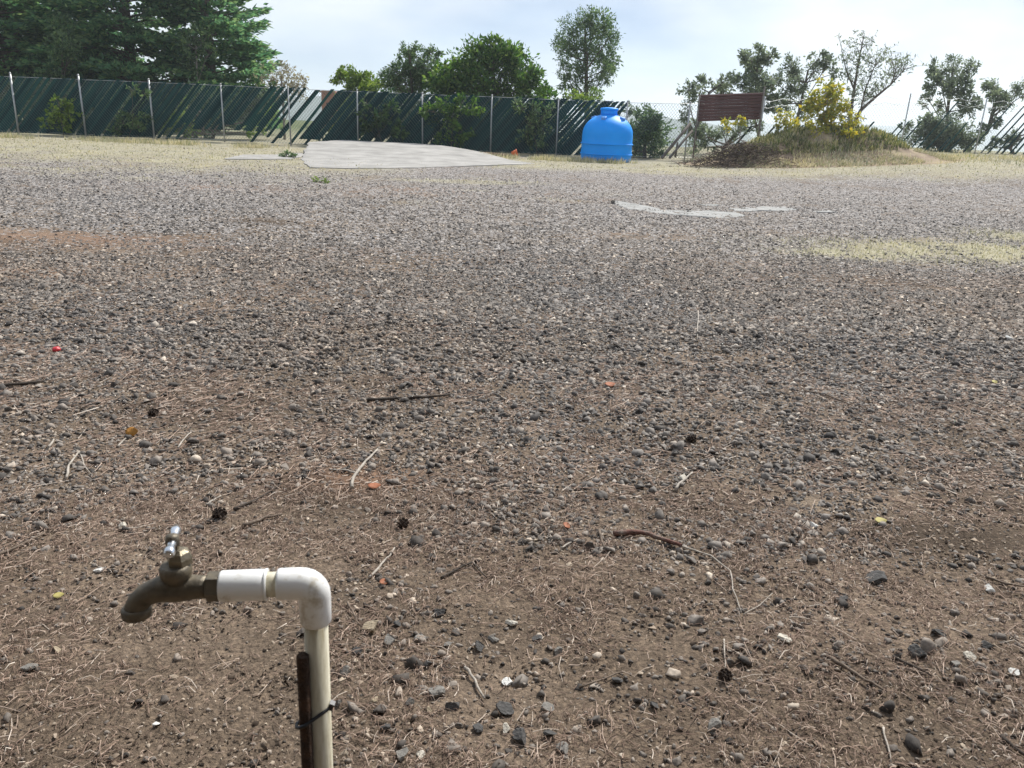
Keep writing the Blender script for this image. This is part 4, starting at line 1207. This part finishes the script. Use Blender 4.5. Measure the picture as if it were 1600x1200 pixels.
hn = MB().tube([hub - hd * .028, hub - hd * .026, hub - hd * .0215, hub - hd * .016, hub - hd * .009, hub, hub + hd * .009, hub + hd * .016, hub + hd * .0215, hub + hd * .026, hub + hd * .028],
               [.0025, .0052, .006, .0046, .0042, .006, .0042, .0046, .006, .0052, .0025], 14).build('handle', chrome, tap)
MB().lathe([(.0062, -.008), (.0075, 0), (.0062, .007), (.002, .0085)], 12, hub).build('hub', brass, hn)

rodx, rody = E.x - .0118, E.y - .0175
sz = at(481, 1024, rody).z
stk = MB().tube([(rodx - .004, rody, -.3 + tb.z), (rodx - .002, rody, sz * .5), (rodx, rody, sz - .002), (rodx + .0005, rody, sz)], [.0072, .0072, .0072, .006], 12).build('steel_stake', rust)
tag(stk, 'rusty brown steel rod standing against the tap standpipe', 'stake')
tie = thing('cable_tie', 'black cable tie binding the rusty rod to the standpipe', 'cable tie', (E.x - .002, E.y, at(495, 1128, .74).z))
lp = []
for k in range(37):
    a = 2 * math.pi * k / 36
    d_ = Vector((math.cos(a), math.sin(a), 0))
    c1_, c2_ = Vector((0, 0, 0)), Vector((rodx - E.x, rody - E.y, 0))
    q1, q2 = c1_ + d_ * .0152, c2_ + d_ * .009
    q = q1 if q1.dot(d_) > q2.dot(d_) else q2
    lp.append((q.x, q.y, .5 * q.x - .15 * q.y))
MB().tube(lp, .0021, 6, False).build('loop', black, tie)
MB().box((.0165, -.004, .010), (.006, .007, .009), Matrix.Rotation(.4, 3, 'Y')).build('head', black, tie)

# ------------------------------------------------------------------ sticks, leaves and single stones on the ground
grey_stick = noisy('bleached_stick', (.28, .245, .2), (.46, .41, .35), 30, .85, 0, .3, 90)
brown_stick = noisy('brown_stick', (.1, .075, .055), (.22, .17, .13), 30, .9, 0, .3, 90)
dark_stick = noisy('dark_stick', (.035, .028, .022), (.09, .07, .055), 30, .9, 0, .3, 90)
bark_red = noisy('red_bark', (.06, .04, .032), (.13, .06, .045), 25, .9, 0, .4, 80, (.2, .16, .13))
SG = 'fallen sticks on the ground'
def twig(m, pix, r0, lift=.004):
    pts = []
    q = [spot(*p) for p in pix]
    for i in range(len(q) - 1):
        for j in range(3): pts.append(q[i].lerp(q[i + 1], j / 3))
    pts.append(q[-1])
    n = len(pts)
    out = [Vector((p.x + random.gauss(0, r0 * .35), p.y + random.gauss(0, r0 * .35), tz(p.x, p.y) + r0 * .8 + lift + random.uniform(0, r0 * .5))) for p in pts]
    m.tube(out, [r0 * (1 - .45 * i / (n - 1)) * random.uniform(.85, 1.12) for i in range(n)], 6)
def stick(label, limbs, r0, mt, lift=.004):
    m = MB()
    for i, pix in enumerate(limbs): twig(m, pix, r0 * (1 if i == 0 else .65), lift)
    o = m.build('stick', mt); tag(o, label, 'stick', SG)
G, B, K = grey_stick, brown_stick, dark_stick
stick('bleached forked stick with a dark side twig, above and right of the tap elbow', [[(550, 766), (556, 743), (572, 724), (591, 706)], [(556, 743), (545, 738), (518, 737)]], .0075, G)
stick('long straight dark stick lying level, left of centre', [[(573, 629), (620, 626), (665, 624), (707, 620)]], .009, K)
stick('short bleached stick just right of the tap elbow', [[(577, 906), (592, 890), (604, 876), (617, 860)]], .0048, G)
stick('pale twig forked like an upside down V, far left', [[(104, 750), (108, 730), (124, 708)], [(124, 708), (132, 728), (143, 744)]], .0055, G)
stick('short pale stick right of the orange leaf', [[(277, 703), (287, 690), (299, 678)]], .0045, G)
stick('tiny pale stick running down from the orange leaf', [[(185, 701), (193, 691), (201, 684)]], .0045, G)
stick('long pale curved twig that ends in a hook, right of centre', [[(1045, 850), (1080, 862), (1110, 872), (1140, 896), (1146, 925), (1158, 962)], [(1160, 964), (1185, 950), (1206, 930)]], .0036, G, .006)
stick('thin pale upright looking twig above the dark cone', [[(1131, 1002), (1132, 1030), (1133, 1052)]], .0026, G)
stick('dark straight stick at lower right, the nearer of two parallel ones', [[(1297, 1033), (1325, 1050), (1352, 1068), (1386, 1086)]], .006, B)
stick('dark straight stick at lower right, the farther of two parallel ones', [[(1393, 1029), (1420, 1043), (1456, 1061)]], .0048, K)
stick('dark stick at the left edge in the grey gravel', [[(-20, 611), (20, 605), (70, 599)]], .011, K)
stick('brown stick slanting in from the left edge, left of the tap', [[(-8, 874), (25, 860), (72, 836)]], .006, B)
stick('small pale stick above the dark cone left of centre', [[(322, 792), (334, 785), (346, 778)]], .0055, G)
stick('flat brown stick above and right of the tap handle', [[(380, 826), (405, 817), (440, 808)]], .007, B)
stick('dark crooked stick above the flat brown stick', [[(365, 800), (400, 785), (440, 760)]], .006, K)
stick('brown twig leaning right of the standpipe elbow', [[(543, 945), (552, 962), (563, 981)]], .0042, B)
stick('pale twig slanting among stones right of the standpipe', [[(728, 1046), (742, 1066), (755, 1096)]], .0055, G)
stick('dark V shaped twig right of centre bottom', [[(690, 907), (715, 893), (738, 882)], [(738, 882), (750, 895), (762, 908)]], .0055, K)
stick('short pale stick in the right gravel, tilted', [[(1055, 768), (1065, 756), (1080, 742)]], .0065, G)
stick('long thin brown stick in gravel, right', [[(1252, 612), (1290, 619), (1330, 636)]], .006, B)
stick('dark stick at the bottom right corner', [[(1562, 1155), (1585, 1175), (1615, 1196)]], .006, K)
stick('tiny white twig left of the red bark', [[(876, 860), (888, 852), (902, 845)]], .004, G)
stick('thin pale twig standing out in the middle gravel', [[(1091, 488), (1090, 510), (1089, 534)]], .006, G)
stick('small pale twig at the left edge by the forked one', [[(76, 702), (84, 690)]], .006, G)
stick('brown twig left of the red bark', [[(935, 832), (940, 846), (944, 860)]], .006, B)
stick('thin dark twig at lower middle, under the stones', [[(905, 1078), (940, 1066), (972, 1052)]], .003, B)
stick('thin pale twig at bottom right of centre', [[(1380, 1140), (1385, 1165), (1392, 1195)]], .003, G)
stick('brown twig far right above the parallel sticks', [[(1540, 905), (1570, 916), (1604, 920)]], .005, B)
br_ = MB(); twig(br_, [(958, 838), (1000, 838), (1035, 848), (1068, 860)], .011)
o = br_.build('bark_strip', bark_red); tag(o, 'curled reddish strip of bark right of centre', 'bark')

leaf_or = noisy('orange_leaf', (.36, .16, .03), (.48, .24, .05), 20, .6, 0, .2)
leaf_rd = noisy('rust_leaf', (.24, .085, .04), (.36, .14, .07), 20, .7, 0, .2)
leaf_ye = noisy('yellow_leaf', (.3, .26, .08), (.42, .36, .13), 20, .7, 0, .2)
def leaf(label, px, py, size, mt, az, tilt):
    p = spot(px, py)
    m = MB(); n = 7
    vs = []; fs = []
    for i in range(n):
        t = i / (n - 1); wdt = math.sin(math.pi * (.08 + .88 * t)) * .42
        vs += [Vector(((t - .5), -wdt, .10 * (2 * t - 1) ** 2)), Vector(((t - .5), 0, -.07 + .10 * (2 * t - 1) ** 2)), Vector(((t - .5), wdt, .10 * (2 * t - 1) ** 2))]
    for i in range(n - 1):
        for j in (0, 1): fs.append((3 * i + j, 3 * i + j + 1, 3 * i + 4 + j, 3 * i + 3 + j))
    M3 = Matrix.Rotation(az, 3, 'Z') @ Matrix.Rotation(tilt, 3, 'X')
    m.add([M3 @ v * size for v in vs], fs, True)
    o = m.build('leaf', mt, None, p + Vector((0, 0, .004 + size * .42 * abs(math.sin(tilt)) + .07 * size)))
    s_ = o.modifiers.new('thick', 'SOLIDIFY'); s_.thickness = .0012
    tag(o, label, 'leaf', 'fallen leaves')
leaf('bright orange leaf standing up on the soil, left', 207, 683, .052, leaf_or, .3, 1.0)
leaf('rust orange leaf flat beside the bleached forked stick', 585, 763, .05, leaf_rd, .1, .15)
leaf('red orange leaf right of the tap elbow', 600, 913, .03, leaf_rd, .6, .3)
leaf('rust leaf scrap in the middle gravel', 953, 604, .06, leaf_rd, .2, .2)
leaf('yellow leaf on the bare soil at right', 1375, 818, .045, leaf_ye, .1, .25)
leaf('yellow leaf scrap in the grey gravel, far right', 1553, 600, .04, leaf_ye, .4, .4)
leaf('small red leaf scrap below the red bark strip', 885, 826, .035, leaf_rd, 1.2, .5)
leaf('yellowish leaf flat left of the tap', 92, 934, .03, leaf_ye, .3, .2)
rp = spot(89, 550)
V_, F_ = ico(2)
rb = MB().add([Vector(v) * .022 * (1 + .08 * math.sin(7 * v[0])) for v in V_], [tuple(f) for f in F_], True).build('red_cap', noisy('red_plastic', (.5, .03, .04), (.62, .05, .06), 9, .4, 0, 0), None, rp + Vector((0, 0, .016)))
rb.scale = (1, 1, .75); tag(rb, 'small bright red scrap in the gravel at left', 'scrap')

# cones dropped by the conifers
cone_m = noisy('dark_cone', (.02, .014, .01), (.06, .04, .028), 40, .9, 0, .3)
def cone(label, px, py, r):
    p = spot(px, py)
    root = thing('conifer_cone', label, 'cone', p, 'fallen cones')
    ax = Matrix.Rotation(random.uniform(0, 6), 3, 'Z') @ Matrix.Rotation(R(75), 3, 'X')
    core = MB().lathe([(r * .3, -r), (r * .62, -r * .5), (r * .66, 0), (r * .5, r * .5), (r * .15, r)], 10, (0, 0, r * .7), ax).build('core', cone_m, root)
    for k in range(26):
        t = (k + .5) / 26; z = -r + 2 * r * t; a = k * 2.4
        rr = r * (.35 + .5 * math.sin(math.pi * min(1, t * .9 + .1)))
        c = ax @ Vector((rr * math.cos(a), rr * math.sin(a), z)) + Vector((0, 0, r * .7))
        q = ax @ Matrix.Rotation(a, 3, 'Z') @ Matrix.Rotation(-.5, 3, 'Y')
        MB().box((0, 0, 0), (r * .5, r * .42, r * .12), q).build('scale', cone_m, root, c)
cone('dark cone above the tap handle', 344, 810, .024)
cone('black cone right of the tap, in the bare soil', 630, 823, .019)
cone('dark spiky cone at lower right under the thin twig', 1132, 1061, .017)
cone('dark cone in the bare soil, left of centre', 240, 650, .022)
cone('dark cone in the gravel right of centre', 1080, 690, .022)

STM = {}
def stone_mat(k, a, b):
    STM[k] = noisy('stone_' + k, a, b, 45, .85, 0, .35, 160)
stone_mat('pale', (.42, .38, .31), (.58, .54, .46)); stone_mat('tan', (.3, .24, .16), (.42, .35, .25))
stone_mat('dark', (.05, .048, .045), (.1, .095, .09)); stone_mat('grey', (.14, .13, .115), (.24, .225, .2)); stone_mat('white', (.55, .54, .5), (.7, .69, .65))
SHP = []
for k in range(6):
    a, f = stone_shape(2, 40 + k, .06); SHP.append((a, f))
cnt = [0]
def stone(px, py, wpx, key, label=None, group='loose stones in the foreground'):
    p = spot(px, py); r = wpx * mpp(p) / 2
    a, f = SHP[cnt[0] % 6]; cnt[0] += 1
    nm = {'pale': 'pale_stone', 'tan': 'tan_stone', 'dark': 'dark_stone', 'grey': 'grey_stone', 'white': 'white_stone'}[key]
    o = MB().add([Vector(v) * r for v in a], [tuple(q) for q in f], False).build(nm, STM[key], None, p + Vector((0, 0, r * .35)))
    o.rotation_euler = (random.uniform(-.2, .2), random.uniform(-.2, .2), random.uniform(0, 6.28))
    tag(o, label, 'stone', group)
stone(580, 986, 32, 'tan', 'tan rounded stone just right of the standpipe below the elbow')
stone(798, 975, 22, 'pale', 'pale flat stone in the lower middle, by itself')
stone(793, 1068, 18, 'white', 'small whitish stone above the dark stone cluster, bottom middle')
stone(587, 1095, 16, 'tan', 'small yellowish stone right of the cable tie')
stone(672, 1113, 18, 'tan', 'small tan stone left of the bottom middle cluster')
stone(1222, 1001, 26, 'pale', 'pale chipped stone at lower right, alone on brown soil')
stone(627, 1182, 30, 'grey', 'grey rounded stone at the bottom edge right of the pipe')
stone(656, 1183, 20, 'pale', 'pale stone at the bottom edge beside the grey one')
stone(790, 1110, 30, 'dark', 'dark grey stone heading the bottom middle cluster')
stone(812, 1158, 34, 'dark', 'large dark stone in the bottom middle cluster')
stone(792, 1141, 22, 'pale', 'pale cream stone between the dark ones at bottom middle')
stone(962, 1066, 20, 'dark', 'dark round stone alone, right of the bottom cluster')
stone(1024, 1106, 20, 'dark', 'dark upright stone at bottom, right of centre')
stone(1112, 1138, 30, 'grey', 'grey stone left of bottom right corner, half sunk')
stone(855, 1107, 22, 'grey', 'grey stone with a thin twig beside it, bottom middle')
stone(1435, 1026, 32, 'dark', 'large dark stone at right beside the parallel sticks')
stone(1466, 992, 24, 'dark', 'dark blue grey stone above the large dark one, right')
stone(1517, 1030, 22, 'pale', 'pale stone in the right hand stone group')
stone(1490, 1040, 22, 'grey', 'grey stone left in the right hand stone group')
stone(1545, 1012, 22, 'dark', 'dark stone above the right hand stone group')
stone(1585, 1052, 18, 'white', 'white stone at the right edge')
stone(1546, 922, 20, 'white', 'white flat stone at right above the stone group')
stone(1228, 436, 9, 'white', 'small white stone in the middle gravel, right')
stone(1575, 531, 17, 'white', 'white stone near the right edge in the grey gravel')
stone(958, 318, 13, 'grey', 'grey lump at the left end of the cement smear')
stone(1068, 748, 20, 'pale', 'pale stone below the tilted pale stick, right')
stone(155, 893, 15, 'white', 'small white stone left of the tap spout')
stone(192, 825, 18, 'pale', 'pale flat stone above and left of the tap handle')
stone(90, 1018, 18, 'tan', 'tan stone at lower left below the spout')
stone(45, 1048, 26, 'grey', 'grey stone near the lower left corner')
stone(245, 1133, 14, 'white', 'small white stone at bottom left')
stone(1315, 940, 24, 'dark', 'dark flat stone right of the hooked twig')
stone(1370, 908, 34, 'dark', 'dark long stone at right, on the litter')
stone(1270, 822, 16, 'white', 'small pale stone right of the hooked twig')
for px, py, wp, k in ((540, 1052, 22, 'grey'), (560, 1020, 20, 'dark'), (610, 1005, 26, 'grey'), (622, 975, 18, 'dark'), (655, 1000, 20, 'grey'), (690, 960, 22, 'dark'), (668, 1040, 24, 'dark'), (700, 1010, 16, 'grey'), (750, 1015, 24, 'dark'), (770, 1000, 20, 'grey'), (680, 1085, 30, 'grey'), (705, 1105, 24, 'dark'), (640, 1100, 18, 'grey'), (745, 1140, 22, 'dark'), (860, 1150, 26, 'dark'), (880, 1175, 28, 'grey'), (840, 1000, 18, 'dark'), (870, 1020, 18, 'grey'), (530, 1100, 20, 'grey'), (600, 1140, 20, 'dark')):
    side = 'beside the cable tie' if px < 610 and py > 1035 else ('just below the tan rounded stone' if px < 625 else ('in the middle of the stone scatter' if px < 720 else 'at the right side of the stone scatter'))
    stone(px, py, wp, k, ('dark' if k == 'dark' else 'grey') + ' stone ' + side + ' right of the standpipe')
